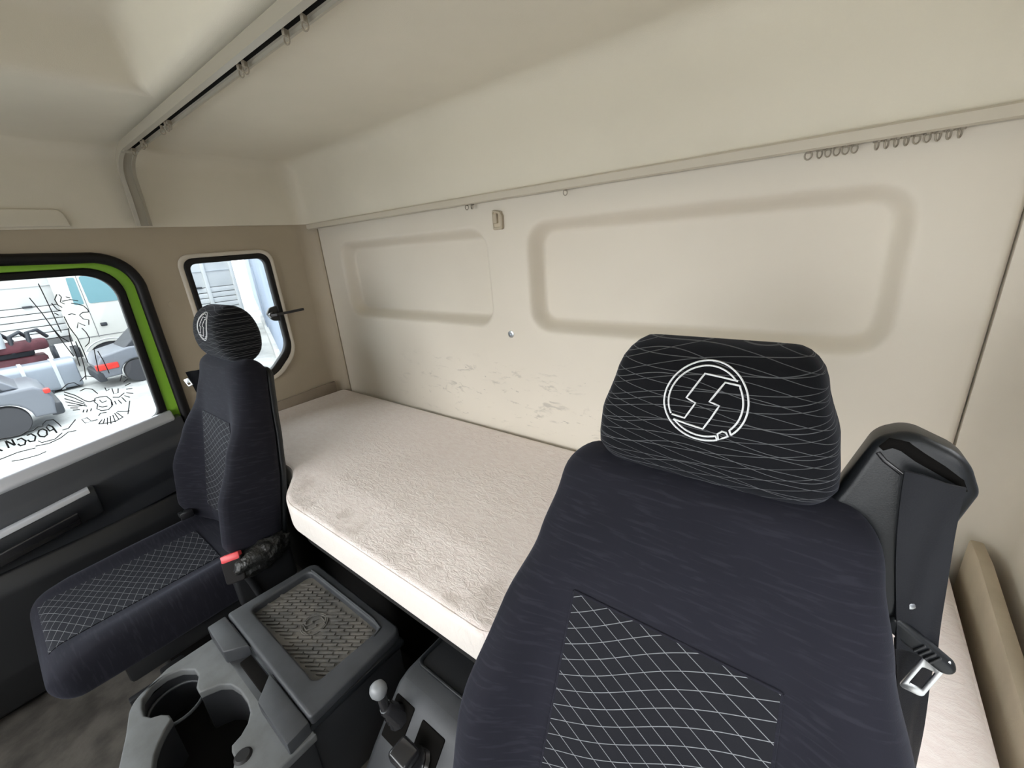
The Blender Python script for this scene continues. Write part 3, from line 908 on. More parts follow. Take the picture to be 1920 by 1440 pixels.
CUSH = pad_mesh([(0, 0.21), (0.06, 0.222), (0.3, 0.222), (0.505, 0.215)], 0.125, 0.505, [(0, 0.03), (0.2, 0.022), (0.40, 0.012), (0.47, 0.0)], 0.04, 0.055, 52, 64, 0.28, 0.5, 0.55, 0.85)
CUSH_T = front_tree(CUSH)

def emblem_lines():
    cx, cy, rx, ry = 893, 446, 267, 239
    P = lambda l: [((x - cx) / rx, -(y - cy) / ry) for x, y in l]
    def arc(r, a0, a1, n=30):
        return [(r * math.cos(math.radians(a0 + (a1 - a0) * k / n)), r * math.sin(math.radians(a0 + (a1 - a0) * k / n))) for k in range(n + 1)]
    ri = 0.885
    up = P([(1075, 300), (980, 290), (865, 280), (820, 356), (775, 432), (840, 455), (780, 560), (740, 556), (690, 550)])
    lo = P([(1090, 322), (1000, 315), (925, 435), (990, 450), (950, 530), (905, 610), (800, 597), (705, 580)])
    out = []
    a0 = math.degrees(math.atan2(up[0][1], up[0][0]))
    a1 = math.degrees(math.atan2(up[-1][1], up[-1][0])) % 360
    out.append(up[::-1] + arc(ri, a0 + 2, a1 - 2))
    b0 = math.degrees(math.atan2(lo[0][1], lo[0][0]))
    out.append(lo[:1] + arc(ri, b0 - 2, -42)[1:] + arc(1.0, -45, -45 + 1, 1)[:1])
    out.append(lo)
    b1 = math.degrees(math.atan2(lo[-1][1], lo[-1][0]))
    out.append(lo[-1:] + arc(ri, b1 + 3, -66)[1:] + arc(1.0, -66, -66, 1)[:1])
    out.append(arc(1.0, -45, 294, 60))
    d = P([(1010, 660), (1000, 625), (1025, 603), (1050, 606), (1065, 628), (1010, 660)])
    out.append(d)
    return out
EMB = emblem_lines()

def make_seat(name, label, cx, oy, oz, lean, wing_side, cush_loc, cush_z):
    root = empty(name, label, 'seat', (cx, oy, 0.12))
    rot = Matrix.Rotation(-lean, 4, 'X')
    def put(o, mtx):
        o.parent = root
        o.matrix_local = Matrix.Translation((0, 0, -0.12)) @ mtx
        return o
    def local(loc):
        return Matrix.Translation((loc[0], loc[1], loc[2]))
    mb = local((0, 0, oz)) @ rot
    put(meshobj('backrest', BACK.copy(), 'fab', None, ang=75), mb)
    put(meshobj('backrest_insert', patch_mesh(BACK_T, ((-0.128, 0.09), (0.128, 0.09), (0.118, 0.428), (-0.118, 0.428)), 0.0022, 20, 34), 'lattice', None, ang=75), mb)
    seams = []
    for s_ in (-1, 1):
        seams.append([drop(BACK_T, s_ * (0.128 - 0.01 * (z - 0.09) / 0.338), z, 0.0005) for z in [0.09 + 0.338 * k / 16 for k in range(17)]])
    seams.append([drop(BACK_T, -0.118 + 0.236 * k / 12, 0.428, 0.0005) for k in range(13)])
    put(strokes('seam', seams, 0.0022, 'fab', None), mb)
    put(meshobj('back_shell', SHELLM.copy(), 'shell', None, ang=60), mb @ local((0, 0.047, 0.0)))
    mh = mb @ local((0.004, 0.006, 0.606)) @ Matrix.Rotation(lean * 0.75 + 0.03, 4, 'X')
    hr = put(meshobj('headrest', HRM.copy(), 'thread', None, ang=75), mh)
    R = 0.0415
    zc = 0.1215
    em = []
    for l in EMB:
        pts = []
        for k in range(len(l) - 1):
            a, b = Vector(l[k]), Vector(l[k + 1])
            n = max(1, int((b - a).length / 0.12))
            pts += [a + (b - a) * (q / n) for q in range(n)]
        pts.append(Vector(l[-1]))
        w3 = [drop(HRT, 0.005 + p.x * R, zc + p.y * R, 0.0003) for p in pts]
        em.append([p for p in w3 if p is not None])
    eo = strokes('emblem', em, 0.00105, 'stitch', None)
    eo.parent = hr
    eo['label'] = 'white stitched S in a double ring'
    for s_ in (-1, 1):
        put(tube('headrest_post', [(s_ * 0.062, 0.012, -0.06), (s_ * 0.062, 0.012, 0.05)], 0.0055, 'chrome', None, n=10), mh)
        put(lathe('post_collar', [(0.013, -0.012), (0.013, -0.002), (0.009, 0.002)], 'black', None, 14), mh @ local((s_ * 0.062, 0.012, -0.012)))
    # cushion, its length axis pointing forwards and its front face up
    mc = local((0, cush_loc, cush_z)) @ Matrix(((1, 0, 0, 0), (0, 0, -1, 0), (0, -1, 0, 0), (0, 0, 0, 1))) 
    mc = mc @ Matrix.Identity(4)
    put(meshobj('cushion', CUSH.copy(), 'fab', None, ang=75), mc)
    put(meshobj('cushion_insert', patch_mesh(CUSH_T, ((-0.112, 0.10), (0.112, 0.10), (0.122, 0.48), (-0.122, 0.48)), 0.0022, 18, 26), 'lattice', None, ang=75), mc)
    put(box('seat_pan', (-0.19, -0.36, cush_z - 0.115), (0.19, 0.06, cush_z - 0.055), 'black', None, 0.01), local((0, cush_loc - 0.02, 0)))
    put(box('pedestal', (-0.15, -0.30, 0.12), (0.15, 0.06, cush_z - 0.10), 'carpet', None, 0.02), local((0, cush_loc, 0)))
    put(box('slide_rail', (0.155, -0.40, 0.12 + 0.20), (0.175, 0.06, 0.12 + 0.235), 'black', None, 0.004), local((0, cush_loc, 0)))
    return root, mb

seat_d, md = make_seat('driver_seat', 'dark driver seat in the foreground with white ring emblem on its headrest', -0.108, 0.275, 0.585, math.radians(21), 1, 0.0, 0.50)
seat_p, mp = make_seat('passenger_seat', 'dark passenger seat beside the green door frame', -1.535, 0.340, 0.560, math.radians(12), -1, 0.005, 0.525)

# belt guide on the driver seat's outer shoulder
def to_seat(o, seat):
    o.parent = seat
    o.matrix_parent_inverse = Matrix.Translation(-Vector(seat.location))
    return o
GUIDE = frame((1, 0, 0), (0, 0.12, 0.99), (0, 0.372, 0.0))
wo = rpoly([(0.020, 1.04, 0.02), (0.018, 1.165, 0.015), (0.047, 1.250, 0.022), (0.070, 1.262, 0.02), (0.112, 1.244, 0.03), (0.124, 1.213, 0.012), (0.106, 1.145, 0.03), (0.088, 1.04, 0.02)], 6)
to_seat(plate('belt_guide', wo, [], 0.05, GUIDE, 'shell', None, 0.010, 4, 50), seat_d)
# slot lip and dark slot of the guide, on its front face
def guide_pt(x, z, off):
    return GUIDE @ Vector((x, z, 0.025 + off))
sl = [(0.052, 1.240), (0.058, 1.247), (0.068, 1.246), (0.080, 1.238), (0.095, 1.230), (0.108, 1.222), (0.113, 1.214)]
so = to_seat(meshobj('guide_slot', bm_mesh(sweep_bm([guide_pt(x, z, -0.001) for x, z in sl], circ(0.0062, 8, 0.003), up=Vector((0, -1, 0)), scales=[0.5, 0.9, 1, 1, 0.9, 0.7, 0.4])), 'slot', None), seat_d)
to_seat(tube('slot_lip', [guide_pt(x, z, 0.0) for x, z in ((0.050, 1.236), (0.056, 1.229), (0.066, 1.222), (0.07, 1.219))], 0.0022, 'gloss', None, n=8), seat_d)
to_seat(box('recline_cover', (0.075, 0.24, 0.60), (0.105, 0.42, 0.78), 'black', None, 0.012, 3), seat_d)

def ribbon_mesh(path, width, thick=0.0013):
    """path: list of (centre, unit side vector, width factor, bulge normal)"""
    bm = bmesh.new()
    rings = []
    for c, sd, wf_ in path:
        c, sd = Vector(c), Vector(sd).normalized()
        rings.append((c, sd, wf_))
    vr = []
    for i, (c, sd, wf_) in enumerate(rings):
        tg = (rings[min(i + 1, len(rings) - 1)][0] - rings[max(i - 1, 0)][0]).normalized()
        nrm = tg.cross(sd).normalized()
        row = []
        m = 6
        for k in range(m + 1):
            a = (k / m - 0.5)
            row.append(c + sd * (a * width * wf_) + nrm * (0.004 * math.sin(a * 9 + i * 0.5) * 0.35))
        vr.append([bm.verts.new(p + nrm * thick) for p in row] + [bm.verts.new(p - nrm * thick) for p in reversed(row)])
    n = len(vr[0])
    for a, b in zip(vr, vr[1:]):
        for k in range(n):
            bm.faces.new((a[k], a[(k + 1) % n], b[(k + 1) % n], b[k]))
    bm.faces.new(vr[0][::-1])
    bm.faces.new(vr[-1])
    return bm_mesh(bm)

belt = empty('seat_belt', 'black seat belt hanging from the driver seat shoulder guide with metal tongue', 'seat belt', (0.09, 0.49, 1.22))
pathb = []
for k in range(15):
    t_ = k / 14
    x = 0.0895 + 0.022 * t_ ** 1.3
    z = 1.222 - 0.195 * t_
    pathb.append(((x, 0.478 + 0.006 * math.sin(t_ * 3.1), z), (1, 0.15 + 0.3 * t_, -0.22 + 0.05 * t_), 1.0 - 0.15 * t_))
under(belt, meshobj('webbing', ribbon_mesh(pathb, 0.044), 'belt', None, ang=70))
pathc = []
for k in range(13):
    t_ = k / 12
    pathc.append(((0.113 + 0.030 * t_, 0.496 + 0.004 * t_, 1.022 - 0.21 * t_), (1, 0.4 + 1.9 * t_, -0.25), 0.95))
under(belt, meshobj('lower_webbing', ribbon_mesh(pathc, 0.042), 'belt', None, ang=70))
TG = frame((0.86, 0.0, -0.50), (0.50, -0.05, 0.86), (0.111, 0.478, 1.040))
tg_ = plate('tongue', rpoly([(-0.033, -0.008, 0.006), (0.033, -0.010, 0.008), (0.033, 0.006, 0.008), (-0.033, 0.012, 0.006)], 6), [], 0.012, TG, 'shell', None, 0.004, 3)
under(belt, tg_)
rib_me = bm_mesh(box_bm((-0.0012, -0.006, 0.0055), (0.0012, 0.007, 0.0085), 0.0006, 1))
rib_me.transform(TG)
for k in range(4):
    o = meshobj('grip_rib', rib_me if k == 0 else rib_me.copy(), 'black', belt)
    if k:
        o.data.transform(Matrix.Translation(TG.to_3x3() @ Vector((0.0048 * k, 0, 0))))
    under(belt, o)
TP = frame((0.98, 0.0, -0.1), (0.18, -0.05, 0.98), (0.121, 0.476, 1.008))
under(belt, plate('tongue_plate', rpoly([(-0.009, -0.032, 0.004), (0.010, -0.032, 0.004), (0.009, 0.028, 0.001), (-0.009, 0.028, 0.001)], 4), [rpoly([(-0.0045, -0.022, 0.002), (0.0055, -0.022, 0.002), (0.005, 0.008, 0.002), (-0.0045, 0.008, 0.002)], 4)], 0.0026, TP, 'chrome', None, 0.0006, 1))
under(belt, lathe('belt_stud', [(0.006, -0.002), (0.006, 0.001), (0.003, 0.003)], 'chrome', None, 12, Matrix.Translation((0.0965, 0.482, 1.078)) @ Matrix.Rotation(math.radians(90), 4, 'X')))

# passenger belt guide, tongue and buckle
to_seat(plate('belt_guide', rpoly([(-1.74, 0.98, 0.02), (-1.74, 1.10, 0.03), (-1.70, 1.135, 0.03), (-1.64, 1.12, 0.02), (-1.64, 0.98, 0.02)], 6), [], 0.045, frame((1, 0, 0), (0, 0.16, 0.99), (0, 0.315, 0.01)), 'shell', None, 0.010, 3), seat_p)
pb = empty('seat_belt', 'black seat belt with bright tongue hanging behind the passenger seat shoulder', 'seat belt', (-1.72, 0.44, 1.1))
under(pb, meshobj('webbing', ribbon_mesh([((-1.732 - 0.012 * k, 0.405 + 0.04 * math.sin(k / 4), 1.11 - 0.05 * k), (0.3, 1, 0), 1) for k in range(9)], 0.044), 'belt', None))
under(pb, plate('tongue_plate', rpoly([(-0.008, -0.014, 0.003), (0.008, -0.014, 0.003), (0.008, 0.014, 0.003), (-0.008, 0.014, 0.003)], 4), [rpoly([(-0.004, -0.009, 0.001), (0.004, -0.009, 0.001), (0.004, -0.002, 0.001), (-0.004, -0.002, 0.001)], 3)], 0.003, frame((0.55, 0.75, 0.3), (-0.3, -0.2, 0.9), (-1.716, 0.378, 1.079)), 'chrome', None, 0.0006, 1))

bk = empty('belt_buckle', 'black belt buckle with red release button beside the passenger seat cushion', 'buckle', (-1.288, 0.235, 0.60))
BF = frame((0.55, 0.80, 0.15), (-0.45, 0.15, 0.88), (-1.288, 0.245, 0.617))
under(bk, plate('housing', rpoly([(-0.026, -0.045, 0.008), (0.026, -0.045, 0.008), (0.027, 0.026, 0.005), (-0.027, 0.026, 0.005)], 5), [], 0.026, BF, 'carpet', None, 0.004))
bm = box_bm((-0.025, 0.016, -0.0105), (0.025, 0.038, 0.014), 0.004)
bm.transform(BF)
under(bk, meshobj('release_button', bm_mesh(bm), 'red', None))
under(bk, tube('stalk', [(-1.282, 0.26, 0.585), (-1.277, 0.27, 0.54), (-1.28, 0.28, 0.48)], 0.010, 'black', None, n=8))

# crumpled vinyl sleeve over the recliner hinge
def boot_mesh():
    bm = bmesh.new()
    bmesh.ops.create_icosphere(bm, subdivisions=4, radius=1)
    random.seed(7)
    for v in bm.verts:
        p = v.co.copy()
        wr = 0.10 * math.sin(p.x * 7 + p.z * 9 + 2 * math.sin(p.y * 5)) + 0.07 * math.sin(p.y * 13 + p.z * 6) + 0.05 * math.sin(p.x * 17 - p.y * 8)
        p *= 1 + wr * 0.8
        v.co = Vector((p.x * 0.034, p.y * 0.082, p.z * 0.042))
    bm.transform(Matrix.Translation((-1.275, 0.315, 0.610)) @ Matrix.Rotation(math.radians(8), 4, 'X'))
    return bm_mesh(bm)
o = meshobj('recliner_sleeve', boot_mesh(), 'leather', None, ang=80)
to_seat(o, seat_p)
o['label'] = 'crumpled black vinyl sleeve'
to_seat(box('hinge_arm', (-1.312, 0.23, 0.47), (-1.282, 0.40, 0.585), 'black', None, 0.012, 3), seat_p)
to_seat(box('lever_bracket', (-1.325, 0.02, 0.375), (-1.285, 0.075, 0.425), 'black', None, 0.006), seat_p)
to_seat(box('seat_buckle_strap', (-1.715, 0.225, 0.625), (-1.68, 0.265, 0.65), 'gloss', None, 0.006), seat_p)

# ------------------------------------------------------------------ centre console with cup holders
con = empty('centre_console', 'dark grey centre console with cup holders and a tray lid between the seats', 'console', (-0.92, 0.16, 0.34))
cut = [(-1.060,-0.031),(-1.085,-0.025),(-1.105,-0.004),(-1.108,0.022),(-1.095,0.048),(-1.068,0.067),(-1.042,0.068),(-1.014,0.055),(-0.992,0.055),(-0.986,0.069),(-0.976,0.088),(-0.955,0.103),
       (-0.923,0.110),(-0.881,0.110),(-0.852,0.104),(-0.833,0.092),(-0.820,0.074),(-0.815,0.056),(-0.804,0.052),(-0.783,0.051),(-0.758,0.035),(-0.758,-0.010),(-0.79,-0.045),(-0.84,-0.058),(-0.89,-0.052),(-0.925,-0.040),(-0.946,-0.028),
       (-0.964,-0.014),(-0.979,0.001),(-0.994,0.0),(-1.009,-0.010),(-1.019,-0.024),(-1.036,-0.032)]
pl = rpoly([(-1.128, 0.165, 0.004), (-1.128, 0.03, 0.02), (-1.095, -0.045, 0.05), (-1.02, -0.066, 0.03), (-0.88, -0.115, 0.05), (-0.74, -0.115, 0.05), (-0.695, -0.05, 0.04), (-0.695, 0.165, 0.004)], 6)
under(con, plate('cup_deck', pl, [cut], 0.02, XY(0.555), 'greydust', None, 0.004, 3))
def inset(poly, d):
    c = Vector((sum(p[0] for p in poly) / len(poly), sum(p[1] for p in poly) / len(poly)))
    out = []
    for p in poly:
        v = Vector(p) - c
        out.append(tuple(c + v * (1 - d / max(v.length, 0.01))))
    return out
pli = inset(pl, 0.008)
under(con, plate('cup_body', pli, [inset(cut, -0.002)], 0.20, XY(0.446), 'black', None))
under(con, plate('cup_floor', inset(pl, 0.01), [], 0.012, XY(0.44), 'slot', None))
cyl_ring = lambda cx, cy, r, z: [(cx + r * math.cos(2 * math.pi * k / 28), cy + r * math.sin(2 * math.pi * k / 28), z) for k in range(28)]
under(con, tube('cup_ring', [p for p in cyl_ring(-1.052, 0.018, 0.052, 0.525)], 0.0035, 'grey', None, True, 8))
under(con, lathe('socket_cap', [(0.016, 0.0), (0.017, 0.004), (0.015, 0.008), (0.017, 0.012), (0.015, 0.016), (0.016, 0.020), (0.012, 0.024)], 'rubber', None, 18, Matrix.Translation((-0.775, 0.062, 0.545))))
# storage box with lid
under(con, box('storage_box', (-1.105, 0.118, 0.34), (-0.712, 0.385, 0.566), 'black', None, 0.008))
under(con, box('box_skirt', (-1.118, 0.160, 0.562), (-0.704, 0.392, 0.580), 'shell', None, 0.005))
lid_o = rpoly([(-1.132, 0.167, 0.008), (-0.702, 0.164, 0.008), (-0.714, 0.395, 0.02), (-1.116, 0.395, 0.025)], 6)
tray = rpoly([(-1.095, 0.210, 0.016), (-0.762, 0.208, 0.016), (-0.760, 0.367, 0.016), (-1.094, 0.367, 0.016)], 6)
lid = under(con, plate('lid', lid_o, [tray], 0.026, XY(0.590), 'grey', None, 0.006, 3))
lf = under(con, plate('tray_mat', rpoly([(-1.099, 0.206, 0.018), (-0.758, 0.204, 0.018), (-0.756, 0.371, 0.018), (-1.098, 0.371, 0.018)], 6), [], 0.006, XY(0.580), 'mat', None))
under(con, tube('tray_edge', [(-1.088, 0.3725, 0.6035), (-0.790, 0.3735, 0.6035), (-0.757, 0.368, 0.603), (-0.752, 0.345, 0.602)], 0.0028, 'grey', None, n=8))
bm = bmesh.new()
ca, sa = math.cos(math.radians(34)), math.sin(math.radians(34))
for i in range(-20, 21):
    for j in range(-6, 7):
        px_, py_ = j * 0.036 + (0.018 if i % 2 else 0), i * 0.0098
        x = -0.928 + ca * px_ - sa * py_
        y = 0.288 + sa * px_ + ca * py_
        if not (-1.082 < x < -0.775 and 0.219 < y < 0.356):
            continue
        if math.hypot(x + 0.925, y - 0.288) < 0.036:
            continue
        b2 = box_bm((-0.0158, -0.0026, 0.582), (0.0158, 0.0026, 0.5865), 0.0)
        b2.transform(Matrix.Translation((x, y, 0)) @ Matrix.Rotation(math.radians(34), 4, 'Z'))
        tm = bpy.data.meshes.new('t')
        b2.to_mesh(tm)
        b2.free()
        bm.from_mesh(tm)
        bpy.data.meshes.remove(tm)
rb = under(con, meshobj('mat_ribs', bm_mesh(bm), 'mat', None, False))
rb['kind'] = 'stuff'
EL = []
for l in EMB:
    EL.append([(-0.925 + 0.031 * p[0], 0.288 + 0.031 * p[1], 0.5848) for p in l])
eo = under(con, strokes('mat_emblem', EL, 0.0018, 'mat', None))
# latch blocks in front of the lid with the finger gap between them
under(con, prism_pts('latch_block', [(-1.131, 0.122, 0.563), (-1.131, 0.163, 0.563), (-0.985, 0.163, 0.563), (-1.018, 0.119, 0.563)], (0, 0, 0.038), 'grey', None, 0.004))
under(con, prism_pts('latch_block', [(-0.878, 0.162, 0.558), (-0.704, 0.162, 0.558), (-0.699, 0.116, 0.558), (-0.833, 0.118, 0.558)], (0, 0, 0.036), 'grey', None, 0.004))
under(con, box('latch_gap', (-0.985, 0.135, 0.556), (-0.872, 0.166, 0.574), 'slot', None, 0.003))

# ------------------------------------------------------------------ side console with levers beside the driver seat
sc2 = empty('lever_console', 'charcoal side console with two levers and a tray beside the driver seat', 'console', (-0.5, 0.3, 0.12))
body = [(-0.632, 0.47, 0.12), (-0.632, 0.47, 0.598), (-0.632, 0.345, 0.598), (-0.632, 0.315, 0.588), (-0.632, 0.235, 0.500), (-0.632, 0.17, 0.42), (-0.632, 0.13, 0.12)]
under(sc2, prism_pts('body', body, (0.25, 0, 0), 'grey', None, 0.016, 4))
under(sc2, plate('tray_rim', rpoly([(-0.618, 0.36, 0.014), (-0.44, 0.36, 0.014), (-0.44, 0.452, 0.014), (-0.618, 0.452, 0.014)], 5), [rpoly([(-0.610, 0.367, 0.012), (-0.448, 0.367, 0.012), (-0.448, 0.444, 0.012), (-0.610, 0.444, 0.012)], 5)], 0.008, XY(0.601), 'shell', None, 0.003))
under(sc2, plate('tray_floor', rpoly([(-0.612, 0.365, 0.012), (-0.446, 0.365, 0.012), (-0.446, 0.446, 0.012), (-0.612, 0.446, 0.012)], 5), [], 0.002, XY(0.5992), 'black', None))
SLP = frame((1, 0, 0), (0, 0.673, 0.740), (0, 0.275, 0.545))
def slope_box(name, x0, x1, a0, a1, t0, t1, mat, bev):
    b = box_bm((x0, a0, t0), (x1, a1, t1), bev)
    b.transform(SLP)
    return under(sc2, meshobj(name, bm_mesh(b), mat, None))
slope_box('lever_well', -0.617, -0.560, -0.036, 0.044, -0.012, 0.0025, 'slot', 0.004)
slope_box('lever_well', -0.535, -0.470, -0.045, 0.040, -0.012, 0.0025, 'slot', 0.004)
def sleeve(name, p0, p1, r0, r1, mat):
    p0, p1 = Vector(p0), Vector(p1)
    n = 9
    pts = [p0 + (p1 - p0) * k / (n - 1) for k in range(n)]
    scl = [(r0 + (r1 - r0) * k / (n - 1)) * (1 + (0.10 if k % 2 else -0.06)) / r0 for k in range(n)]
    return under(sc2, tube(name, pts, r0, mat, None, n=12, scales=scl))
sleeve('lever_boot', (-0.590, 0.286, 0.548), (-0.602, 0.266, 0.595), 0.024, 0.013, 'gloss')
under(sc2, tube('lever', [(-0.602, 0.266, 0.59), (-0.612, 0.266, 0.628)], 0.010, 'gloss', None, n=10))
under(sc2, lathe('knob', [(0.004, -0.016), (0.012, -0.014), (0.0165, -0.006), (0.017, 0.002), (0.014, 0.010), (0.008, 0.0145), (0.002, 0.016)], 'knob', None, 20, Matrix.Translation((-0.614, 0.266, 0.633)) @ Matrix.Rotation(math.radians(-15), 4, 'Y')))
sleeve('lever_boot', (-0.502, 0.262, 0.532), (-0.515, 0.238, 0.570), 0.026, 0.017, 'gloss')
under(sc2, box('paddle', (-0.540, 0.220, 0.560), (-0.492, 0.262, 0.586), 'gloss', None, 0.008, 3))
under(sc2, prism_pts('scale_strip', [(-0.470, 0.250, 0.530), (-0.460, 0.250, 0.530), (-0.460, 0.205, 0.480), (-0.470, 0.205, 0.480)], (0, -0.004, 0.004), 'strap', None))

# ------------------------------------------------------------------ the yard outside
o = box('ground', (-60, -40, -1.55), (30, 60, -1.45), 'ground', None, 0)
tag(o, 'pale gravel yard outside the cab', 'ground', kind='structure')
GZ = -1.45

def wheel(parent, x, y, z, r, wd):
    RY = Matrix.Translation((x, y, z)) @ Matrix.Rotation(math.radians(90), 4, 'Y')
    t1 = under(parent, lathe('tyre', [(r * 0.62, -wd / 2), (r * 0.95, -wd / 2), (r, -wd / 3), (r, wd / 3), (r * 0.95, wd / 2), (r * 0.62, wd / 2)], 'tyre', None, 28, RY))
    t2 = under(parent, lathe('wheel_rim', [(r * 0.2, -wd * 0.42), (r * 0.62, -wd * 0.45), (r * 0.62, wd * 0.45), (r * 0.45, wd * 0.36), (r * 0.2, wd * 0.42)], 'strap', None, 20, RY))
    return t1, t2

# tilt-bed lorry in the background with boarded white sides
lo = empty('cargo_lorry', 'long white boarded lorry body across the back of the yard', 'lorry', (-20.5, 1.5, GZ))
y0_, y1_ = -7.0, 7.1
under(lo, box('body_frame', (-22.6, y0_, -0.62), (-20.06, y1_, -0.42), 'gapgrey', None, 0.02))
under(lo, box('upper_panel', (-22.4, y0_, 0.62), (-20.02, y1_, 2.9), 'white', None, 0.03))
for k in range(5):
    z = -0.40 + k * 0.205
    under(lo, box('side_board', (-20.14, y0_, z), (-20.02, y1_, z + 0.182), 'white', None, 0.012))
under(lo, box('inner_back', (-22.3, y0_ + 0.05, -0.45), (-20.16, y1_ - 0.05, 0.7), 'gapgrey', None, 0.02))
for k, yy in enumerate((-6.9, -3.4, 0.1, 3.6, 5.95, 6.95)):
    under(lo, box('stake_post', (-20.03, yy, -0.55), (-19.94, yy + 0.13, 2.9), 'white', None, 0.012))
for yy in (-5, -1.6, 1.0, 4.6, 5.6):
    under(lo, box('board_latch', (-20.02, yy, 0.600), (-19.96, yy + 0.22, 0.66), 'cardark', None, 0.01))
under(lo, box('top_rail', (-20.02, y0_, 1.62), (-19.96, y1_, 1.68), 'strap', None, 0.01))
under(lo, box('panel_rib', (-20.02, y0_, 1.22), (-19.98, y1_, 1.25), 'strap', None, 0.005))
for yy in (-5.4, -4.2, 5.2, 6.3):
    wheel(lo, -20.4, yy, GZ + 0.5, 0.5, 0.3)

# white cab lorry facing right, its front half seen past the lion sticker
cl = empty('white_lorry', 'warm white lorry cab with side window and dark wheel arch', 'lorry', (-18.5, 2.6, GZ))
arch = [(2.42 + 0.55 * math.cos(math.pi * k / 12), -1.05 + 0.42 * math.sin(math.pi * k / 12)) for k in range(13)]
prof2 = [(1.75, -1.05), (1.75, 1.9), (3.5, 1.9), (3.95, 0.6), (4.05, -1.05)] + arch
under(cl, plate('cab_body', prof2, [], 1.2, YZ(-19.10), 'offwhite', None, 0.02))
under(cl, plate('side_window', rpoly([(2.32, 0.60, 0.05), (3.30, 0.60, 0.05), (3.05, 1.42, 0.12), (2.30, 1.42, 0.06)], 5), [], 0.02, YZ(-18.495), 'carglass', None))
under(cl, plate('quarter_window', rpoly([(1.98, 0.60, 0.03), (2.20, 0.60, 0.03), (2.20, 1.40, 0.03), (2.02, 1.40, 0.03)], 4), [], 0.02, YZ(-18.495), 'carglass', None))
under(cl, box('door_seam', (-18.51, 2.24, -0.45), (-18.49, 2.255, 1.6), 'gapgrey', None, 0.002))
under(cl, box('body_crease', (-18.51, 1.76, -0.42), (-18.485, 3.9, -0.40), 'gapgrey', None, 0.002))
under(cl, box('door_handle', (-18.51, 2.38, -0.13), (-18.45, 2.54, -0.02), 'cardark', None, 0.02))
under(cl, tube('arch_lip', [(-18.5, 2.42 + 0.66 * math.cos(math.pi * k / 12), -1.05 + 0.52 * math.sin(math.pi * k / 12)) for k in range(13)], 0.02, 'strap', None, n=6))
under(cl, box('chassis', (-19.65, 1.6, -1.0), (-18.75, 3.9, -0.7), 'cardark', None, 0.02))
wheel(cl, -18.75, 2.42, GZ + 0.45, 0.45, 0.28)
under(cl, box('step', (-18.9, 1.78, -1.32), (-18.45, 1.90, -0.85), 'white', None, 0.02))

# silver fuel tank with straps, lying on the gravel
tk = empty('fuel_tank', 'silver fuel tank with pale steel straps lying on the gravel', 'tank', (-16.3, 0.0, GZ))
sec = rpoly([(-0.36, 0.0, 0.10), (0.36, 0.0, 0.10), (0.36, 0.76, 0.16), (-0.36, 0.76, 0.16)], 6)
under(tk, plate('tank_body', [(p[0] - 16.4, p[1] + GZ + 0.06) for p in sec], [], 3.6, frame((1, 0, 0), (0, 0, 1), (0, -0.5, 0)), 'alu', None, 0.03, 3))
for yy in (-1.9, -1.35, -0.75, -0.2, 0.33, 0.9):
    under(tk, meshobj('strap', bm_mesh(sweep_bm([(p[0] * 1.03 - 16.4, yy, (p[1] - 0.38) * 1.03 + 0.38 + GZ + 0.06) for p in sec], [(-0.035, -0.012), (0.035, -0.012), (0.035, 0.012), (-0.035, 0.012)], True, up=Vector((0, 0, 1)))), 'strap', None))
under(tk, lathe('filler_cap', [(0.08, 0), (0.08, 0.05), (0.06, 0.07)], 'chrome', None, 16, Matrix.Translation((-16.4, -1.1, GZ + 0.81))))
for yy in (-1.7, 0.6):
    under(tk, box('skid', (-16.75, yy, GZ), (-16.05, yy + 0.12, GZ + 0.07), 'cardark', None, 0.01))

# scrapped engine behind the tank
en = empty('scrap_engine', 'dark maroon scrap engine behind the silver tank', 'engine', (-17.6, 0.4, GZ))
under(en, box('block', (-18.0, -0.55, GZ), (-17.3, 0.95, -0.55), 'rust', None, 0.06))
under(en, box('head_cover', (-17.9, -0.35, -0.56), (-17.4, 0.75, -0.16), 'cardark', None, 0.08))
under(en, box('intake', (-17.5, -0.1, -0.40), (-17.15, 1.05, -0.10), 'rust', None, 0.09))
under(en, lathe('pulley', [(0.05, -0.05), (0.26, -0.05), (0.24, 0.0), (0.26, 0.05), (0.05, 0.05)], 'cardark', None, 20, Matrix.Translation((-17.5, 1.10, -0.60)) @ Matrix.Rotation(math.radians(90), 4, 'X')))
under(en, lathe('filter_can', [(0.05, -0.2), (0.14, -0.2), (0.15, 0.15), (0.12, 0.2)], 'strap', None, 16, Matrix.Translation((-17.2, 0.15, -0.02))))
for k in range(4):
    under(en, tube('hose', [(-17.25, -0.3 + 0.33 * k, -0.4), (-17.15, -0.25 + 0.33 * k, 0.05 + 0.06 * (k % 2)), (-17.3, -0.05 + 0.33 * k, 0.13), (-17.5, 0.1 + 0.33 * k, -0.1)], 0.05, 'cardark', None, n=8))

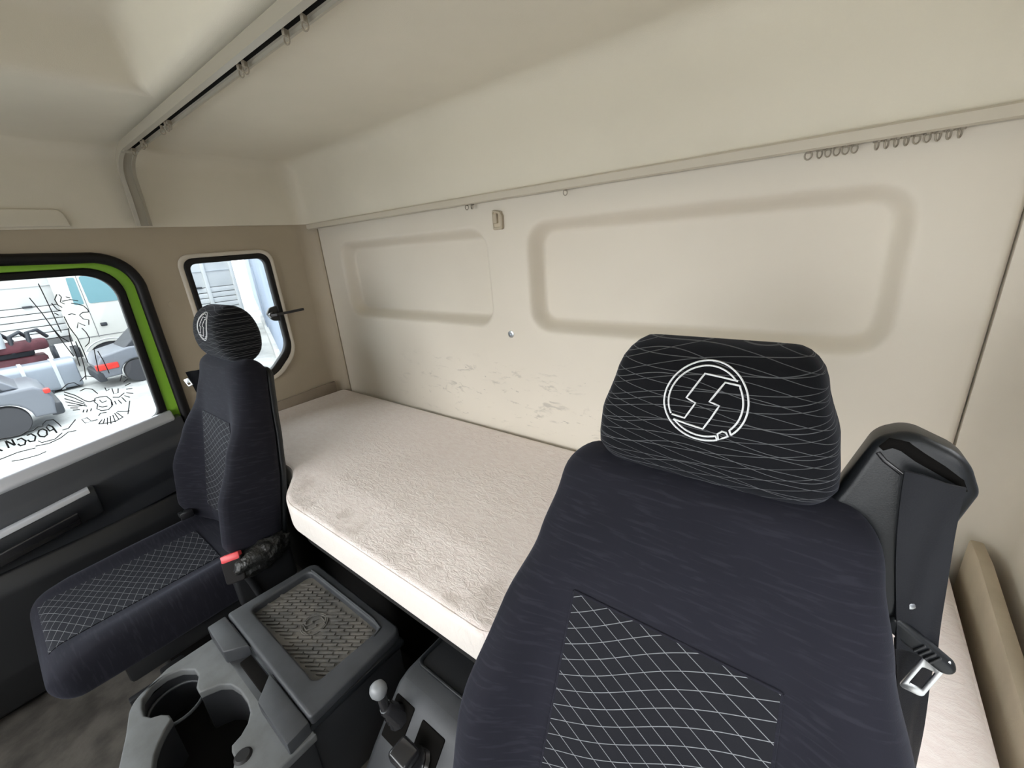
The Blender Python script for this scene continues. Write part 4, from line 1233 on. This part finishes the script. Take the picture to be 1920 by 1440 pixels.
# grey car seen from its rear corner
car = empty('parked_car', 'grey parked car with red tail lamp at the lower left of the door glass', 'car', (-12.6, -1.0, GZ))
def arcw(cy, r, n=10):
    return [(cy + r * math.cos(math.pi * k / n), GZ + 0.30 + r * math.sin(math.pi * k / n)) for k in range(n + 1)]
cp = [(-3.7, GZ + 0.3), (-3.75, GZ + 0.62), (-3.0, GZ + 0.80), (-2.35, GZ + 0.88), (-1.75, GZ + 0.90), (0.30, GZ + 0.90), (0.44, GZ + 0.78), (0.50, GZ + 0.62), (0.46, GZ + 0.28)] + arcw(-0.20, 0.36) + arcw(-2.95, 0.36)
under(car, plate('body', cp, [], 1.65, YZ(-13.1), 'carpaint', None, 0.05, 3))
cab = [(-2.3, GZ + 0.87), (-1.75, GZ + 1.28), (-1.3, GZ + 1.38), (-0.3, GZ + 1.36), (0.12, GZ + 0.90)]
under(car, plate('cabin', cab, [], 1.4, YZ(-13.1), 'carpaint', None, 0.05, 3))
under(car, plate('side_window', [(-1.95, GZ + 0.92), (-1.62, GZ + 1.22), (-1.25, GZ + 1.31), (-0.38, GZ + 1.29), (-0.08, GZ + 0.93)], [], 0.02, YZ(-12.395), 'cardark', None))
under(car, box('tail_lamp', (-12.40, 0.40, GZ + 0.72), (-12.25, 0.50, GZ + 0.82), 'lamp', None, 0.03))
under(car, box('bumper', (-13.85, 0.38, GZ + 0.24), (-12.30, 0.58, GZ + 0.50), 'cardark', None, 0.05))
under(car, box('sill', (-12.35, -2.55, GZ + 0.22), (-12.26, -0.60, GZ + 0.40), 'cardark', None, 0.03))
for yy in (-0.20, -2.95):
    wheel(car, -12.42, yy, GZ + 0.31, 0.31, 0.2)

# dark car with a bright red lamp farther right
c2 = empty('parked_car', 'dark blue-grey parked car with a bright red lamp below the lion sticker', 'car', (-15.0, 2.4, GZ))
cp = [(1.62, GZ + 0.28), (1.55, GZ + 0.62), (1.70, GZ + 0.86), (2.3, GZ + 0.98), (5.2, GZ + 0.85), (5.3, GZ + 0.3)] + [(4.5 + 0.36 * math.cos(math.pi * k / 10), GZ + 0.30 + 0.36 * math.sin(math.pi * k / 10)) for k in range(11)] + [(2.35 + 0.36 * math.cos(math.pi * k / 10), GZ + 0.30 + 0.36 * math.sin(math.pi * k / 10)) for k in range(11)]
under(c2, plate('body', cp, [], 1.6, YZ(-15.8), 'carpaint', None, 0.05, 3))
under(c2, plate('cabin', [(2.2, GZ + 0.95), (2.65, GZ + 1.34), (3.7, GZ + 1.34), (4.3, GZ + 0.9)], [], 1.35, YZ(-15.8), 'cardark', None, 0.05, 3))
under(c2, box('tail_lamp', (-15.1, 1.52, GZ + 0.50), (-14.96, 1.98, GZ + 0.66), 'lamp', None, 0.03))
under(c2, box('bumper', (-16.5, 1.50, GZ + 0.2), (-15.0, 1.66, GZ + 0.46), 'cardark', None, 0.04))
for yy in (2.35, 4.5):
    wheel(c2, -15.1, yy, GZ + 0.31, 0.31, 0.2)

# blue-grey yard building seen through the small window
bw = empty('yard_building', 'blue-grey rendered building wall seen through the small rear window', 'building', (-18, 7.5, GZ))
d = Vector((11.2, -4.1, 0)).normalized()
p0 = Vector((-35.8, 13.58, GZ))
nn = Vector((-d.y, d.x, 0))
pts = [p0, p0 + d * 30, p0 + d * 30 + nn * 3, p0 + nn * 3]
under(bw, prism_pts('wall', pts, (0, 0, 6.0), 'bluewall', None, 0.02))
q0 = p0 + d * 17.0 - nn * 0.03
under(bw, prism_pts('wall_panel', [q0, q0 + d * 1.7, q0 + d * 1.7 + nn * 0.06, q0 + nn * 0.06], (0, 0, 2.7), 'bluewall', None, 0.015))
under(bw, prism_pts('plinth', [p0 - nn * 0.12, p0 + d * 30 - nn * 0.12, p0 + d * 30 + nn * 0.05, p0 + nn * 0.05], (0, 0, 0.35), 'ground', None, 0.02))

# unseen box lorry added outside the driver's door to shade that side
nb = empty('shade_lorry', 'unseen dark grey box lorry added beside the driver door to shade the cab', 'lorry', (3.2, 1.0, GZ))
under(nb, box('box_body', (2.3, -6.0, -0.5), (4.7, 7.0, 2.6), 'cardark', None, 0.03))
under(nb, box('chassis', (2.6, -7.5, -0.85), (4.4, 7.0, -0.52), 'cardark', None, 0.02))
under(nb, box('cab', (2.35, -8.6, -0.7), (4.65, -6.2, 1.7), 'carpaint', None, 0.12, 4))
for yy in (-7.4, 3.6, 5.0):
    wheel(nb, 2.6, yy, GZ + 0.5, 0.5, 0.3)
    wheel(nb, 4.4, yy, GZ + 0.5, 0.5, 0.3)
